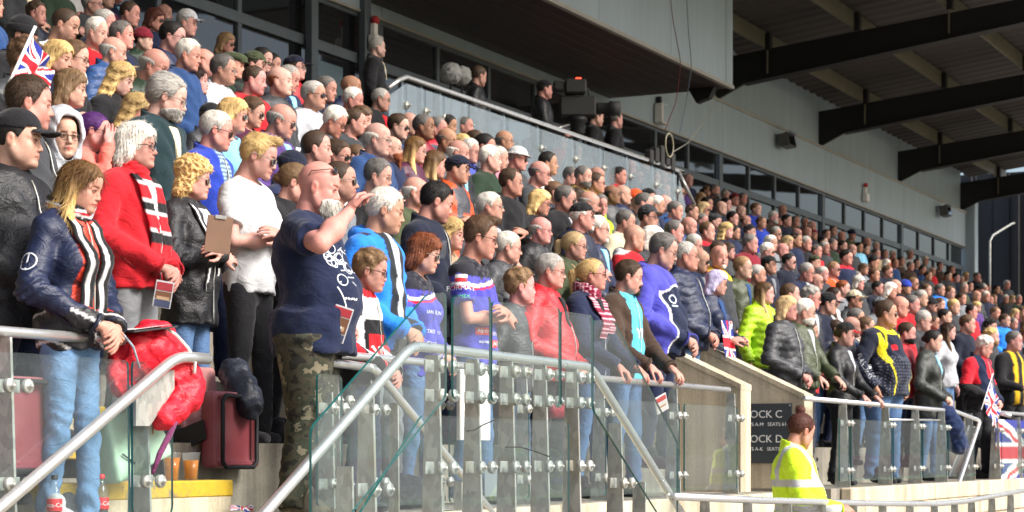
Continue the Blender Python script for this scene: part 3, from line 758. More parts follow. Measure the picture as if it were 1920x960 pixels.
_heads = {}
def head_geo(kind, h, stubble=0.0):
    key = (kind, h, stubble)
    if key not in _heads:
        k = dict(man=(0, 1.0, .25), manb=(.3, .92, .6), manc=(0, 1.12, .05), old=(0, 1.12, .7), oldb=(.2, 1.0, 1.0), heavy=(0, 1.05, 1.3), heavyb=(.4, .95, 1.0), slim=(0, .98, 0), woman=(1, .84, .15), womanb=(1, .94, .35), wold=(1, .98, .6), child=(1, .74, .1))[kind]
        f = lambda P: head_sdf(P, k[0], k[1], k[2], 1.0-.2*k[0])
        v, q = nets(f, (-.145, -.105, -.170), (.135, .105, .14), h)
        c = head_paint(v, stubble, flush=.60 if kind in ('old', 'oldb', 'heavy', 'heavyb') else .3, brow=.80 if kind in ('old', 'oldb', 'wold') else .60, lipc=(.82, .42, .42) if k[0] == 1 else (.86, .58, .55))
        if kind in ('old', 'wold', 'heavy'):
            v = v+0.0006*np.sin(v[:, 2:3]*420+np.sin(v[:, 1:2]*90)*2)*(v[:, 2:3] > .03)*(v[:, 0:1] > .03)
        g = Geo(v, q, c)
        old = kind in ('old', 'oldb', 'wold'); bw = (.72, .66, .62) if old else (.45, .36, .30)
        def snap(p, off=0.0):   # push a point forward/back along x until it lies on the face
            p = np.array(p, float); xs = np.linspace(.13, .02, 111)
            d = f(np.stack([xs, np.full(111, p[1]), np.full(111, p[2])], 1)); i = np.argmax(d < 0); return np.array((xs[i]+off, p[1], p[2]))
        n6 = 6 if h < .008 else 4
        for s_ in (-1, 1):
            br = tube([snap((0, s_*y_, z_), .0005) for y_, z_ in ((.011, .0165), (.022, .0200), (.034, .0215), (.046, .0175))], .0032, n6, rs=[.0028, .0036, .0032, .0016]); br.c[:] = bw; g.add(br)
            ev = []; eq = []; ec = []; na, nb = 9, 12
            for i in range(na):
                for j in range(nb):
                    a_ = math.pi*.5*i/(na-1); t_ = 2*math.pi*j/nb
                    ev.append((.0765+.0125*math.cos(a_), s_*.0310+.0125*math.sin(a_)*math.cos(t_), -.0052+.0125*math.sin(a_)*math.sin(t_)*.80)); ec.append((.16, .15, .16) if a_ < .52 else (.98, 1.15, 1.25))
            for i in range(na-1):
                for j in range(nb): eq.append((i*nb+j, (i+1)*nb+j, (i+1)*nb+(j+1) % nb, i*nb+(j+1) % nb))
            g.add(Geo(np.array(ev), eq, np.array(ec)))
            li = tube([(.0895, s_*.0195, -.0025), (.0905, s_*.028, .0022), (.0885, s_*.037, .0012), (.0825, s_*.0445, -.0045)], .0021, n6); li.c[:] = (.30, .22, .20); g.add(li)
            l2 = tube([(.0885, s_*.0200, -.0085), (.0890, s_*.029, -.0125), (.0850, s_*.039, -.0105), (.0815, s_*.0445, -.0055)], .0014, n6); l2.c[:] = (.70, .50, .46); g.add(l2)
        mo = tube([snap((0, y_, z_), .0002) for y_, z_ in ((-.024, -.0712), (-.012, -.0697), (0, -.0700), (.012, -.0697), (.024, -.0712))], .0013, n6); mo.c[:] = (.38, .24, .23); g.add(mo)
        _heads[key] = g
    return _heads[key]

def skull(P, o):   # scalp surface offset by o
    return ell(P, (-.010, 0, .034), (.099+o, .0765+o, .091+o))

def ss(x, a, b):
    t = np.clip((x-a)/(b-a), 0, 1); return t*t*(3-2*t)

def hairline(P, front=.078, temple=.030, nape=-.075, rec=0.0):
    """negative where hair grows"""
    x, y, z = P[:, 0], np.abs(P[:, 1]), P[:, 2]
    lim = np.where(x > .035, front-(.35*np.clip(y-.02, 0, 1)), np.where(x > .012, temple-.0, np.where(x > -.03, -.002, nape)))
    t = ss(x, .010, .055); side = -.012+.052*t
    fr = front-.45*np.clip(y-.030, 0, 1)+rec*np.exp(-((y-.035)/.018)**2)*.9
    lim = np.where(x > .055, fr, side*(1-ss(x, .045, .06))+fr*ss(x, .045, .06))
    back = nape*ss(-x, .028, .05)+(-.012)*(1-ss(-x, .028, .05))
    lim = np.where(x < .010, back, lim)
    return (lim-z)

def earcut(P, r=.026):
    A = P.copy(); A[:, 1] = np.abs(A[:, 1])
    return ell(A, (-.006, .080, -.014), (r, .03, .036))

def strands(P, f=150., amp=.0030, seed=0):
    an = np.arctan2(P[:, 1], P[:, 2]-.02); u = an*.085
    return amp*(np.sin(u*f*6+2.2*np.sin(P[:, 0]*38+seed)+1.3*np.sin(P[:, 2]*31+seed*2))*.5+np.sin(u*f*2.7+3*np.sin(P[:, 0]*22+seed*1.3)+seed)*.7)

def hair_sdf(style):
    def f(P):
        A = P.copy(); A[:, 1] = np.abs(A[:, 1])
        x, y, z = P[:, 0], A[:, 1], P[:, 2]
        if style in ('short', 'neat', 'receding', 'crop', 'fringe', 'tousled', 'quiff', 'swept'):
            top = dict(short=.013, neat=.015, receding=.010, crop=.0065, fringe=.004, tousled=.021, quiff=.016, swept=.018)[style]
            th = .006+(top-.006)*ss(z, .02, .10)
            if style == 'crop': th = np.full(len(P), .0050)
            if style == 'fringe': th = .010*np.ones(len(P))
            if style in ('swept',): th = .010+.014*ss(-x, -.02, .09)+.006*ss(z, .05, .1)
            d = skull(P, 0)-th-strands(P, 150, .0016 if style != 'crop' else .0004)-(.003*wob(P, 62, 4) if style != 'crop' else 0)
            if style == 'tousled': d = d-.006*wob(P, 75, 2)
            hl = hairline(P, front=.080 if style != 'receding' else .092, rec=.0 if style not in ('receding', 'neat') else .035)
            if style == 'quiff':
                q = ell(P, (.058, 0, .112), (.046, .055, .026))-strands(P, 130, .003, 1)
                d = smin(d, q, .015); hl = np.minimum(hl, q-.004)
            if style == 'fringe':   # bald on top
                hl = smax(hl, (z-.048+.4*np.clip(x+.02, -1, 1)*(x > -.02)), .008)
                hl = np.maximum(hl, x-.022)
            d = d+th*.85*(1-ss(-hl, .0, .016))
            d = smax(d, hl, .004)
            d = smax(d, -earcut(P), .004)
            return smax(d, -skull(P, -.006), .001)
        if style in ('long', 'bob', 'wavy', 'curly', 'longgrey', 'mop'):
            th = dict(long=.012, bob=.022, wavy=.022, curly=.034, longgrey=.016, mop=.026)[style]
            d = skull(P, 0)-(.006+(th-.006)*ss(z, .0, .09))
            zb = dict(long=-.34, bob=-.105, wavy=-.155, curly=-.085, longgrey=-.13, mop=-.075)[style]
            fal = cone(A, (-.045, .030, .02), (-.070, .060, zb), .060, .040 if style == 'long' else .050)
            fal = smin(fal, cone(A, (-.008, .072, .01), (-.020, .088, zb+.02), .026, .024) if style != 'long' else np.minimum(cone(A, (-.008, .074, .02), (.005, .092, -.13), .026, .030), cone(A, (.005, .092, -.13), (.075, .105, zb+.02), .030, .018)), .02)
            d = smin(d, fal, .02)
            if style == 'curly': d = d-.010*wob(P, 150, 1)-.004*wob(P, 300, 5)
            elif style == 'wavy': d = d-.008*np.sin(z*95+3*np.sin(P[:, 1]*40))*.6-strands(P, 120, .003)
            else:
                an = np.arctan2(P[:, 1], x+.02)
                d = d-.0022*np.sin(an*34+2*np.sin(z*26))-.0012*np.sin(an*71+2.5*np.sin(z*18))-.003*wob(P, 45, 6)-(.004*wob(P, 60, 3) if style in ('mop', 'bob') else 0)
            face = ell(A, (.085, 0, -.045), (.078, .083, .112))
            d = smax(d, -face, .012)
            if style in ('bob', 'mop', 'wavy'):
                fr = cone(A, (.060, .0, .100), (.083, .035, .058), .026, .016)-strands(P, 120, .003)
                d = smin(d, fr, .012)
            else:
                fr = cone(A, (.045, .0, .105), (.068, .052, .055), .020, .012)-strands(P, 120, .002)
                d = smin(d, fr, .012)
            return smax(d, -ell(P, (-.010, 0, .034), (.090, .068, .083)), .001)
        if style in ('pony', 'bun', 'tied'):
            d = skull(P, 0)-.0085-strands(P, 190, .0018)
            d = smax(d, hairline(P, front=.082, nape=-.07), .004); d = smax(d, -earcut(P, .024), .004)
            if style == 'pony':
                t = np.minimum(cone(P, (-.098, 0, .045), (-.145, 0, .02), .022, .030), cone(P, (-.145, 0, .02), (-.150, 0, -.14), .034, .014))
                an = np.arctan2(P[:, 1], x+.145)
                d = smin(d, t-.003*np.sin(an*9+2*np.sin(z*40)), .012)
            elif style == 'bun':
                d = smin(d, ell(P, (-.055, 0, .142), (.036, .036, .034))-.004*wob(P, 150, 1), .012)
            else:
                d = smin(d, ell(P, (-.108, 0, .0), (.030, .034, .034))-.003*wob(P, 150, 1), .012)
            return smax(d, -skull(P, -.006), .001)
        if style == 'beard':
            d = head_sdf(P)-.010-.003*wob(P, 150, 2)
            reg = smax(z+.050+.35*(.075-x)*(x < .075), -.013-x, .01)
            reg = smax(reg, -.122-.25*np.clip(.06-x, 0, .2)*-1-z, .01)
            reg = np.minimum(reg, ell(A, (.098, .010, -.0555), (.022, .022, .0065)))
            d = smax(d, reg, .004); d = smax(d, -(z+.150), .01)
            d = smax(d, -ell(A, (.102, 0, -.0695), (.016, .022, .006)), .003)
            return d
        if style == 'longbeard':
            d = head_sdf(P)-.010
            reg = smax(z+.050+.35*(.075-x)*(x < .075), .040-x, .01)
            reg = smax(reg, -.118+.25*np.clip(.06-x, 0, .2)-z, .01)
            reg = np.minimum(reg, ell(A, (.098, .010, -.0555), (.024, .024, .0085)))
            d = smax(d, reg, .004)
            d = smin(d, cone(P, (.074, 0, -.105), (.085, 0, -.215), .027, .010), .02)-.004*np.sin(P[:, 1]*330+2*np.sin(z*60))*.5-.002*wob(P, 170, 1)
            d = smax(d, -(z+.235), .01)
            d = smax(d, -ell(A, (.104, 0, -.0695), (.014, .020, .0055)), .003)
            return d
        if style == 'goatee':
            d = head_sdf(P)-.007-.002*wob(P, 170, 2)
            reg = ell(A, (.080, 0, -.102), (.030, .026, .026))
            reg = np.minimum(reg, ell(A, (.098, .010, -.0555), (.022, .020, .006)))
            d = smax(d, reg, .004)
            return smax(d, -ell(A, (.102, 0, -.0695), (.016, .022, .006)), .003)
        if style in ('cap', 'capred'):
            d = ell(P, (-.008, 0, .040), (.109, .086, .098))
            d = smax(d, .040+.012*(x > .05)-z, .004)
            d = smax(d, -ell(P, (-.008, 0, .034), (.100, .0775, .090)), .002)
            b = ell(P, (.115, 0, .046), (.075, .070, .05)); b = np.maximum(b, np.abs(z-.050+.9*y*y*6+.10*(x-.09))-.0035); b = np.maximum(b, .075-x)
            return smin(np.minimum(d, 1), b, .004)-.0008*np.cos(np.arctan2(P[:, 1], x+.008)*6)*(z > .05)
        if style == 'flatcap':
            d = ell(P, (.005, 0, .070), (.122, .090, .056)); d = smax(d, .048-.10*(x)-z, .006)
            return smin(d, np.maximum(ell(P, (.09, 0, .054), (.055, .06, .05)), np.abs(z-.050+.15*(x-.09)+4*y*y)-.005), .01)
        if style == 'beanie':
            d = ell(P, (-.015, 0, .045), (.112, .090, .105)); d = smax(d, .020-z+.3*np.clip(x, -1, 1)*-.3-.0, .006)
            r = np.maximum(np.abs(ell(P, (-.013, 0, .040), (.113, .091, .110)))-.006, np.abs(z-.042)-.026)
            return smin(d, r, .008)-.0012*np.sin(np.arctan2(P[:, 1], x+.015)*46)
        if style == 'buckethat':
            d = ell(P, (-.008, 0, .048), (.110, .088, .092)); d = smax(d, .045-z, .005)
            rr = np.sqrt(((x+.008)/1.12)**2+P[:, 1]**2)
            b = np.maximum(np.abs(z-.052+.45*(rr-.095))-.004, rr-.138+.006*np.sin(np.arctan2(P[:, 1], x)*5))
            return smin(d, b, .012)
        if style == 'hood':
            d = np.abs(ell(A, (-.02, 0, .02), (.135, .112, .140)))-.012
            d = smax(d, -ell(A, (.095, 0, -.005), (.085, .078, .115)), .015)
            d = smin(d, np.abs(cone(A, (-.03, 0, -.08), (-.045, 0, -.20), .105, .125))-.012, .02)
            d = smax(d, -ell(A, (.075, 0, -.02), (.09, .066, .115)), .012)
            return smax(d, -(z+.20), .01)-.006*wob(P, 55, 2)
        raise KeyError(style)
    return f

def strand_geo(v, q, c, style, n):
    rg = np.random.RandomState(len(v) % 977)
    fn = np.cross(v[q[:, 2]]-v[q[:, 0]], v[q[:, 3]]-v[q[:, 1]]); fn /= np.linalg.norm(fn, axis=1)[:, None]+1e-12
    pc = v[q].mean(1); out = ((pc-np.array((-.01, 0, .02)))*fn).sum(1) > .0
    if style == 'crop': n = n//3
    idx = rg.choice(np.nonzero(out)[0], n); p = pc[idx]+rg.normal(0, .002, (n, 3)); nn = fn[idx]
    x, y, z = p.T
    top = ss(z, .055, .105)[:, None]
    side = np.stack([-.45*np.ones(n), np.zeros(n), -1*np.ones(n)], 1)
    tp = np.stack([np.full(n, .75 if style in ('short', 'tousled', 'crop', 'mop', 'bob') else -.9), np.sign(y+.02)*.45, np.full(n, -.1)], 1)
    if style == 'swept': tp[:, 0] = -1; side[:, 0] = -1.0; side[:, 2] = -.6
    if style == 'quiff': tp = np.stack([np.full(n, .5), np.full(n, .2), np.full(n, .35)], 1)
    if style in ('long', 'bob', 'wavy', 'longgrey'): side[:, 0] = -.1; tp = np.stack([np.full(n, .25), np.sign(y)*1.0, np.full(n, -.4)], 1)
    if style in ('pony', 'bun', 'tied'): side = np.stack([-1*np.ones(n), np.zeros(n), .25*np.ones(n)], 1); tp = np.stack([-1*np.ones(n), np.zeros(n), np.zeros(n)], 1)
    if style in ('beard', 'longbeard', 'goatee'): side = np.stack([.35*np.ones(n), np.zeros(n), -1*np.ones(n)], 1); tp = side
    if style == 'pony': m = x < -.11; side[m] = (0, 0, -1)
    d = side*(1-top)+tp*top+rg.normal(0, .9 if style == 'curly' else .42 if style in ('tousled', 'mop') else .24, (n, 3))
    d -= nn*(d*nn).sum(1)[:, None]; d /= np.linalg.norm(d, axis=1)[:, None]+1e-9
    L = dict(crop=.008, short=.024, neat=.024, receding=.02, fringe=.018, curly=.03, long=.075, wavy=.05, bob=.05, beard=.012, goatee=.010, longbeard=.035).get(style, .03)*rg.uniform(.6, 1.3, n)[:, None]
    wd = np.cross(d, nn)*(.0008*rg.uniform(.7, 1.4, n)[:, None]); lift = .0025 if style not in ('crop', 'pony', 'bun', 'tied') else .0010
    a = p-nn*.001; b_ = p+d*L*.55+nn*lift*rg.uniform(.3, 1.2, n)[:, None]; e = p+d*L+nn*lift*rg.uniform(-.8, 1.6, n)[:, None]
    if style == 'curly': e = p+d*L*.4+nn*.012*rg.uniform(0, 1, n)[:, None]
    V = np.stack([a-wd, a+wd, b_+wd, b_-wd, e+wd*.3, e-wd*.3], 1).reshape(-1, 3)
    o = np.arange(n)*6; Q = np.concatenate([np.stack([o, o+1, o+2, o+3], 1), np.stack([o+3, o+2, o+4, o+5], 1)])
    near = c[q[idx, 0]]*rg.uniform(.72, 1.35, n)[:, None]
    return Geo(V, Q, np.repeat(near, 6, 0))

HATS = ('cap', 'capred', 'flatcap', 'beanie', 'buckethat', 'hood')
_hair = {}
def hair_mesh(style, h):
    key = (style, h)
    if key not in _hair:
        lo, hi = (-.19, -.15, -.24), (.15, .15, .19)
        if style == 'long': lo = (-.19, -.15, -.42)
        if style in ('cap', 'capred', 'flatcap'): lo, hi = (-.14, -.11, .0), (.20, .11, .15)
        if style in ('buckethat',): lo, hi = (-.19, -.17, -.02), (.19, .17, .15)
        if style == 'hood': lo, hi = (-.18, -.16, -.22), (.16, .16, .18)
        v, q = nets(hair_sdf(style), lo, hi, h)
        c = np.ones((len(v), 3))
        if style in ('long', 'wavy'):   # darker roots, lighter ends
            t = ss(-v[:, 2]+.25*v[:, 0], -.05, .16)[:, None]; c = (np.array((.20, .145, .11))*(1-t)+np.array((1.15, 1.1, 1.0))*t) if style == 'long' else c*(.75+.35*t)
        if style in ('short', 'neat', 'swept', 'receding'):
            c = c*(.85+.3*ss(v[:, 2], -.03, .10))[:, None]
        if style == 'capred': c[(v[:, 0] > .098) | ((v[:, 0] > .080) & (v[:, 2] < .058))] = (45, 1.2, 1.8)
        if style not in HATS:
            c = c*(1+.22*np.sin(v[:, 1:2]*310+2*np.sin(v[:, 0:1]*60))*np.sin(v[:, 2:3]*90+v[:, 0:1]*130))
        g = Geo(v, q, c)
        if style not in HATS and h < .009: g.add(strand_geo(v, q, c, style, 3200 if h < .006 else 1600 if h < .007 else 600))
        _hair[key] = g.mesh(style, MAT['fabric'] if style in HATS else MAT['hair'])
    return _hair[key]

# --- hands: wrist at the origin, fingers along +x, palm down (-z), thumb on +y; built for a left hand seen from above, mirrored for the other
def hand_sdf(curl, spread=.0):
    ch = []
    base = [(.088, .030), (.094, .010), (.090, -.010), (.082, -.028)]; ln = [(.040, .026, .020), (.045, .030, .022), (.041, .028, .021), (.032, .021, .018)]
    for k, ((bx, by), L) in enumerate(zip(base, ln)):
        p = np.array((bx, by, 0.0)); a = 0.0; yaw = spread*(1.5-k)
        for j, l in enumerate(L):
            a += curl*(.55 if j == 0 else .9)
            q = p+l*np.array((math.cos(a)*math.cos(yaw), math.sin(yaw)*math.cos(a), -math.sin(a)))
            ch.append((p, q, .0098-.0008*j, .0090-.0008*j)); p = q
    p = np.array((.028, .032, -.008)); q = p+np.array((.034, .026, -.012)); r = q+np.array((.034, .006, -.010-.012*curl)); t = r+np.array((.022, -.006*curl, -.006-.010*curl))
    ch += [(p, q, .0150, .0120), (q, r, .0115, .0100), (r, t, .0098, .0080)]
    def f(P):
        d = ell(P, (.052, .002, 0), (.050, .042, .0165))
        d = smin(d, cone(P, (-.05, 0, 0), (.02, 0, 0), .026, .025), .02)
        m = None
        for a, b, ra, rb in ch:
            e = cone(P, a, b, ra, rb)
            m = e if m is None else np.minimum(m, e)
        return smin(d, m, .008)
    return f
_hands = {}
def hand_geo(kind, h):
    if (kind, h) not in _hands:
        v, q = nets(hand_sdf(dict(relax=.55, fist=1.35, flat=.15, grip=1.0)[kind], .06), (-.055, -.06, -.11), (.20, .085, .03), h)
        c = np.ones((len(v), 3)); m = ss(v[:, 0], .08, .17)[:, None]; c = c*(1-m*.12*np.array((0, 1, 1)))
        _hands[(kind, h)] = Geo(v, q, c)
    return _hands[(kind, h)]

def frame(o, x, zhint):
    x = nrm(x); z = np.array(zhint, float); z = nrm(z-x*(z@x)); y = np.cross(z, x)
    M = np.eye(4); M[:3, 0] = x; M[:3, 1] = y; M[:3, 2] = z; M[:3, 3] = o; return M

# --- poses: (elbow, wrist, hand direction, palm normal (up side of the hand), hand kind) for the left (+y) side; right is mirrored unless given
def mir(p): return (p[0], -p[1], p[2])
def pose_arms(pose, fat=0.0):
    e = .012+fat*.9
    if pose == 'down': L = ((-.045, .262+e, 1.125), (.035, .262+e, .880), (.25, -.05, -1), (.2, 1, .1), 'relax')
    elif pose == 'clasp': L = ((-.015, .265+e, 1.120), (.205+fat, .070, .945), (.55, -.75, -.45), (.75, .3, .25), 'relax')
    elif pose == 'fold': L = ((.045, .255+e, 1.130), (.215+fat, -.020, 1.165), (.10, -1, .12), (.8, .1, .5), 'relax')
    elif pose == 'rail': L = ((.090, .245+e, 1.090), (.300, .170, .955), (.8, -.15, -.55), (.4, 0, 1), 'grip')
    elif pose == 'hold': L = ((.020, .255+e, 1.110), (.265+fat, .120, 1.040), (.75, -.55, .15), (-.1, .9, .6), 'grip')
    elif pose == 'pocket': L = ((-.060, .285+e, 1.110), (.075, .205+e, .925), (.2, -.2, -1), (.2, 1, .1), 'fist')
    elif pose == 'behind': L = ((-.100, .255+e, 1.125), (-.175, .060, .950), (-.2, -.9, -.4), (-1, .2, 0), 'relax')
    return L
def arms_of(pose, fat=0.0):
    if isinstance(pose, tuple): return pose
    L = pose_arms(pose, fat); R = tuple(mir(p) for p in L[:4])+(L[4],)
    if pose == 'fold':
        R = ((.055, -.255-fat, 1.120), (.190+fat, .040, 1.135), (.15, 1, .15), (.8, -.1, .5), 'relax')
    if pose == 'clasp':
        R = ((-.015, -.277-fat, 1.120), (.200+fat, -.062, .955), (.50, .80, -.30), (.8, -.2, .3), 'grip')
    return (L, R)

def torso_sdf(b, t):
    fat, w, fem = b.get('fat', 0.), b.get('w', 1.), b.get('fem', 0.)
    def f(A):   # A has |y|
        d = ell(A, (-.008, 0, 1.285), ((.118+.4*fat)*w+t, .170*w+t, .205+t))
        d = smin(d, cone(A, (-.022, 0, 1.412), (-.024, .150*w, 1.402), .062*w+t, .060*w+t*.9), .05)
        d = smin(d, cone(A, (-.032, 0, 1.475), (-.028, .10, 1.430), .056+t*.5, .052+t*.5), .03)
        d = smin(d, ell(A, (.012+.75*fat, 0, 1.085), (.112*w+fat+t, (.150-.012*fem)*w+.75*fat+t, .20+t)), .06)
        d = smin(d, ell(A, (-.012, 0, .935), (.120*w+.4*fat+t, (.165+.012*fem)*w+.55*fat+t, .145)), .06)
        if fem: d = smin(d, ell(A, (.085*w, .070, 1.255), (.062+t, .066+t, .066+t)), .045)
        return d
    return f

def garment_geo(b, pose, style, h, paint=None, sleeve=1.0, hem=.86, seed=1):
    """style: tee, shirt, jacket, puffer, hoodie, coat, vest"""
    fat, w = b.get('fat', 0.), b.get('w', 1.)
    t = dict(tee=.010, shirt=.014, jacket=.024, puffer=.034, hoodie=.024, coat=.026, vest=.026)[style]
    arms = arms_of(pose, fat); tor = torso_sdf(b, t)
    sh = (-.024, .168*w, 1.395)
    def f(P):
        A = P.copy(); A[:, 1] = np.abs(A[:, 1]); z = P[:, 2]; x = P[:, 0]
        d = tor(A)
        # hem: hangs straight from the belly down
        if hem < .9:
            lo = ell(A*np.array((1, 1, 0)), (-.002+.35*fat, 0, 0), (.128*w+.75*fat+t, .166*w+.7*fat+t, 1.))
            lo = np.maximum(lo, np.abs(z-(hem+1.0)/2)-(1.0-hem)/2)
            d = smin(d, lo, .05)
        d = smax(d, hem-z+.010*np.sin(P[:, 1]*16+x*9), .012)
        sd = None
        if style != 'vest' :
            for side, (el, wr, hd, up, hk) in zip((1, -1), arms):
                s = (sh[0], sh[1]*side, sh[2])
                ex, wx = np.array(el), np.array(wr)
                ra = .062*w+t*.75; rb = .050*w+t*.7; rc = .036*w+t*.62
                if sleeve >= 1.0:
                    u = cone(P, s, ex, ra, rb)
                    lo = cone(P, ex, wx, rb, rc); dirw = nrm(wx-ex)
                    lo = smax(lo, (P-wx)@dirw-.006, .006)
                    u = smin(u, lo, .03)
                    nearE = np.exp(-(((P-ex)**2).sum(1))/.012)
                    ax = nrm(np.array(s)-ex); 
                    ph = (P-ex)@nrm(ax-dirw)
                    u = u+.0085*nearE*np.sin(ph*150+1.5*np.sin(P[:, 1]*50)+seed)
                    cl = np.exp(-((P-wx)@dirw+.05)**2/.004)
                    u = u+.0030*cl*np.sin(((P-wx)@dirw)*190+2*np.sin(P[:, 1]*60+seed))
                else:
                    dr = nrm(ex-np.array(s)); ln = np.linalg.norm(ex-np.array(s))*sleeve*1.45
                    e2 = np.array(s)+dr*ln
                    u = smax(cone(P, s, e2, ra+.004, rb+.016), (P-e2)@dr+.012, .008)
                    u = u+.004*np.sin((P-e2)@dr*90+2*np.sin(P[:, 0]*40+seed))*ss((P-np.array(s))@dr, .02, .15)
                sd = u if sd is None else np.minimum(sd, u)
            d = smin(d, sd, .030)
        # cloth folds
        drop = ss(-z, -1.38, -1.0)
        an = np.arctan2(P[:, 1], x-.01)
        amp = dict(tee=.0065, shirt=.0075, jacket=.0080, puffer=.004, hoodie=.0085, coat=.0080, vest=.005)[style]
        d = d+amp*(np.sin(z*34+3.2*np.sin(an*2.3+seed)+1.5*np.sin(z*11+an*3))*.6+np.sin(an*9+2.3*np.sin(z*9+seed))*.55*drop+.5*wob(P, 42, seed))
        if style == 'puffer':
            d = d-.0190*(np.abs(np.sin((z+.010*np.sin(an*7+seed))*math.pi/.075))**.55-.75)-.003*wob(P, 90, seed)
        # armholes / neck
        nk = cone(A, (-.035, 0, 1.40), (.004, 0, 1.60), .060+t*.2, .066)
        if style == 'tee' or style == 'shirt':
            d = smax(d, -cone(A, (.012, 0, 1.50), (.03, 0, 1.62), .070, .09), .006)
        else:
            d = smax(d, -nk, .006)
            dv = np.stack([x+.026-(z-1.45)*.18, P[:, 1], np.zeros(len(P))], 1)
            rr = np.sqrt(dv[:, 0]**2+dv[:, 1]**2)
            hgt = dict(jacket=1.535, puffer=1.555, hoodie=1.50, coat=1.535, vest=1.545)[style]
            ring = smax(np.abs(rr-(.077+.25*(z-1.45)*(-1 if style == 'hoodie' else .4)))-.010, np.abs(z+.45*(x+.03)-(hgt+1.43)/2)-(hgt-1.43)/2, .008)
            ring = np.maximum(ring, (x-.045)-(.5*(1.56-z)))   # open at the throat
            d = smin(d, ring, .014)
            if style == 'hoodie':
                hd = ell(A, (-.105, 0, 1.475), (.060, .105, .075)); hd = smin(hd, cone(A, (-.07, .075, 1.49), (.035, .075, 1.455), .034, .022), .03)
                d = smin(d, hd-.006*wob(P, 55, seed), .015)
            # front opening: a zip groove from collar to hem
            if style != 'hoodie': d = d+.006*np.exp(-(P[:, 1]/.006)**2)*(x > .03)
        return d
    lo = np.array((-.26-fat, -.42-fat, hem-.03)); hi = np.array((.48+fat, .42+fat, 1.66))
    if isinstance(pose, tuple):
        pts = np.array([p for a in pose for p in a[:2]]); lo = np.minimum(lo, pts.min(0)-.12); hi = np.maximum(hi, pts.max(0)+.12)
    v, q = nets(f, lo, hi, h, 2.6)
    c = np.ones((len(v), 3)) if paint is None else paint(v)
    return Geo(v, q, c)

def trousers_geo(b, h, baggy=0.0, seed=1, top=.99, stance=0.0):
    fat, w = b.get('fat', 0.), b.get('w', 1.)
    hips = torso_sdf(b, .006)
    def f(P):
        A = P.copy(); A[:, 1] = np.abs(A[:, 1]); z = P[:, 2]
        x = P[:, 0]-stance*np.sign(P[:, 1])*ss(-z, -.8, 0)
        A[:, 0] = x
        hx = np.maximum(hips(A), z-top); hx = np.maximum(hx, .80-z)
        lg = np.minimum(cone(A, (-.005, .090*w, .86), (.012, .098*w, .48), .098*w+.4*fat+baggy, .064*w+baggy), cone(A, (.012, .098*w, .48), (-.022, .102*w, .06), .064*w+baggy, .050*w+baggy*1.1))
        d = smin(hx, lg, .05)
        d = smax(d, .045-z, .008); d = smax(d, z-top, .01)
        an = np.arctan2(P[:, 1]-.1*np.sign(P[:, 1]), x)
        k = np.exp(-((z-.47)/.10)**2)+1.5*np.exp(-((z-.12)/.10)**2)+.6*np.exp(-((z-.84)/.08)**2)+.25
        return d+.0055*k*np.sin(z*82+2.4*np.sin(an*1.6+seed)+2*np.sin(z*23))+.003*wob(P, 40, seed)
    v, q = nets(f, (-.27-fat, -.33-fat, .0), (.30+fat, .33+fat, 1.03), h)
    return Geo(v, q)

def shoe_geo(h=.010, trainer=False):
    def f(P):
        d = cone(P, (-.055, 0, .055), (.03, 0, .05), .046, .046)
        d = smin(d, cone(P, (.03, 0, .042), (.165, .008, .028), .045, .034), .03)
        d = smin(d, cone(P, (-.03, 0, .06), (-.02, 0, .125), .042, .044), .02)
        return smax(d, .002-P[:, 2], .006)
    v, q = nets(f, (-.12, -.07, -.005), (.22, .07, .14), h)
    c = np.ones((len(v), 3)); m = v[:, 2] < .026
    c[m] = (1.6, 1.6, 1.6) if trainer else (.6, .6, .6)
    return Geo(v, q, c)

def body_geo(b, pose, head, hh, stubble, pitch=0., yaw=0., roll=0., hand_h=.0075, bare=0.0, headsc=1.0, yoke_h=.024):
    """head + neck + shoulders + arms + hands, one mesh; returns Geo and the head matrix"""
    fat, w = b.get('fat', 0.), b.get('w', 1.)
    arms = arms_of(pose, fat)
    g = Geo()
    piv = T((.002, 0, 1.548)); R = T((0, 0, 0), (roll, pitch, yaw)); headsc = (headsc,)*3 if isinstance(headsc, (int, float)) else headsc; back = T((.028*headsc[0], 0, .082*headsc[2]), (0, 0, 0), headsc)
    HM = piv@R@back
    g.add(head_geo(head, hh, stubble), HM)
    def yoke(P):
        A = P.copy(); A[:, 1] = np.abs(A[:, 1])
        d = cone(A, (-.030, 0, 1.44), (-.006, 0, 1.53), .055*w, .052*w)
        d = smin(d, cone(A, (-.024, 0, 1.395), (-.024, .150*w, 1.385), .050, .046), .03)
        d = smin(d, ell(A, (.0, 0, 1.36), (.10*w, .14*w, .12)), .03)
        for side, (el, wr, *_r) in zip((1, -1), arms):
            s = np.array((-.024, .160*w*side, 1.385))
            u = np.minimum(cone(P, s, el, .046*w, .042*w), cone(P, el, np.array(wr), .042*w, .027*w))
            u = smin(u, ell(P, np.array(el)*.55+np.array(wr)*.45*1.0, (.043*w,)*3)-.0, .05) if bare else u
            d = smin(d, u, .02)
        return d
    pts = np.array([p for a in arms for p in a[:2]])
    v, q = nets(yoke, np.minimum((-.2, -.26, 1.2), pts.min(0)-.09), np.maximum((.2, .26, 1.62), pts.max(0)+.09), .010 if bare else yoke_h)
    g.add(Geo(v, q))
    for side, (el, wr, hd, up, hk) in zip((1, -1), arms):
        M = frame(np.array(wr)+nrm(hd)*.012, hd, up)
        if side > 0: M = M@np.diag((1, 1, 1, 1))
        else: M = M@np.diag((1, -1, 1, 1))
        g.add(hand_geo(hk, hand_h), M)
    return g, HM

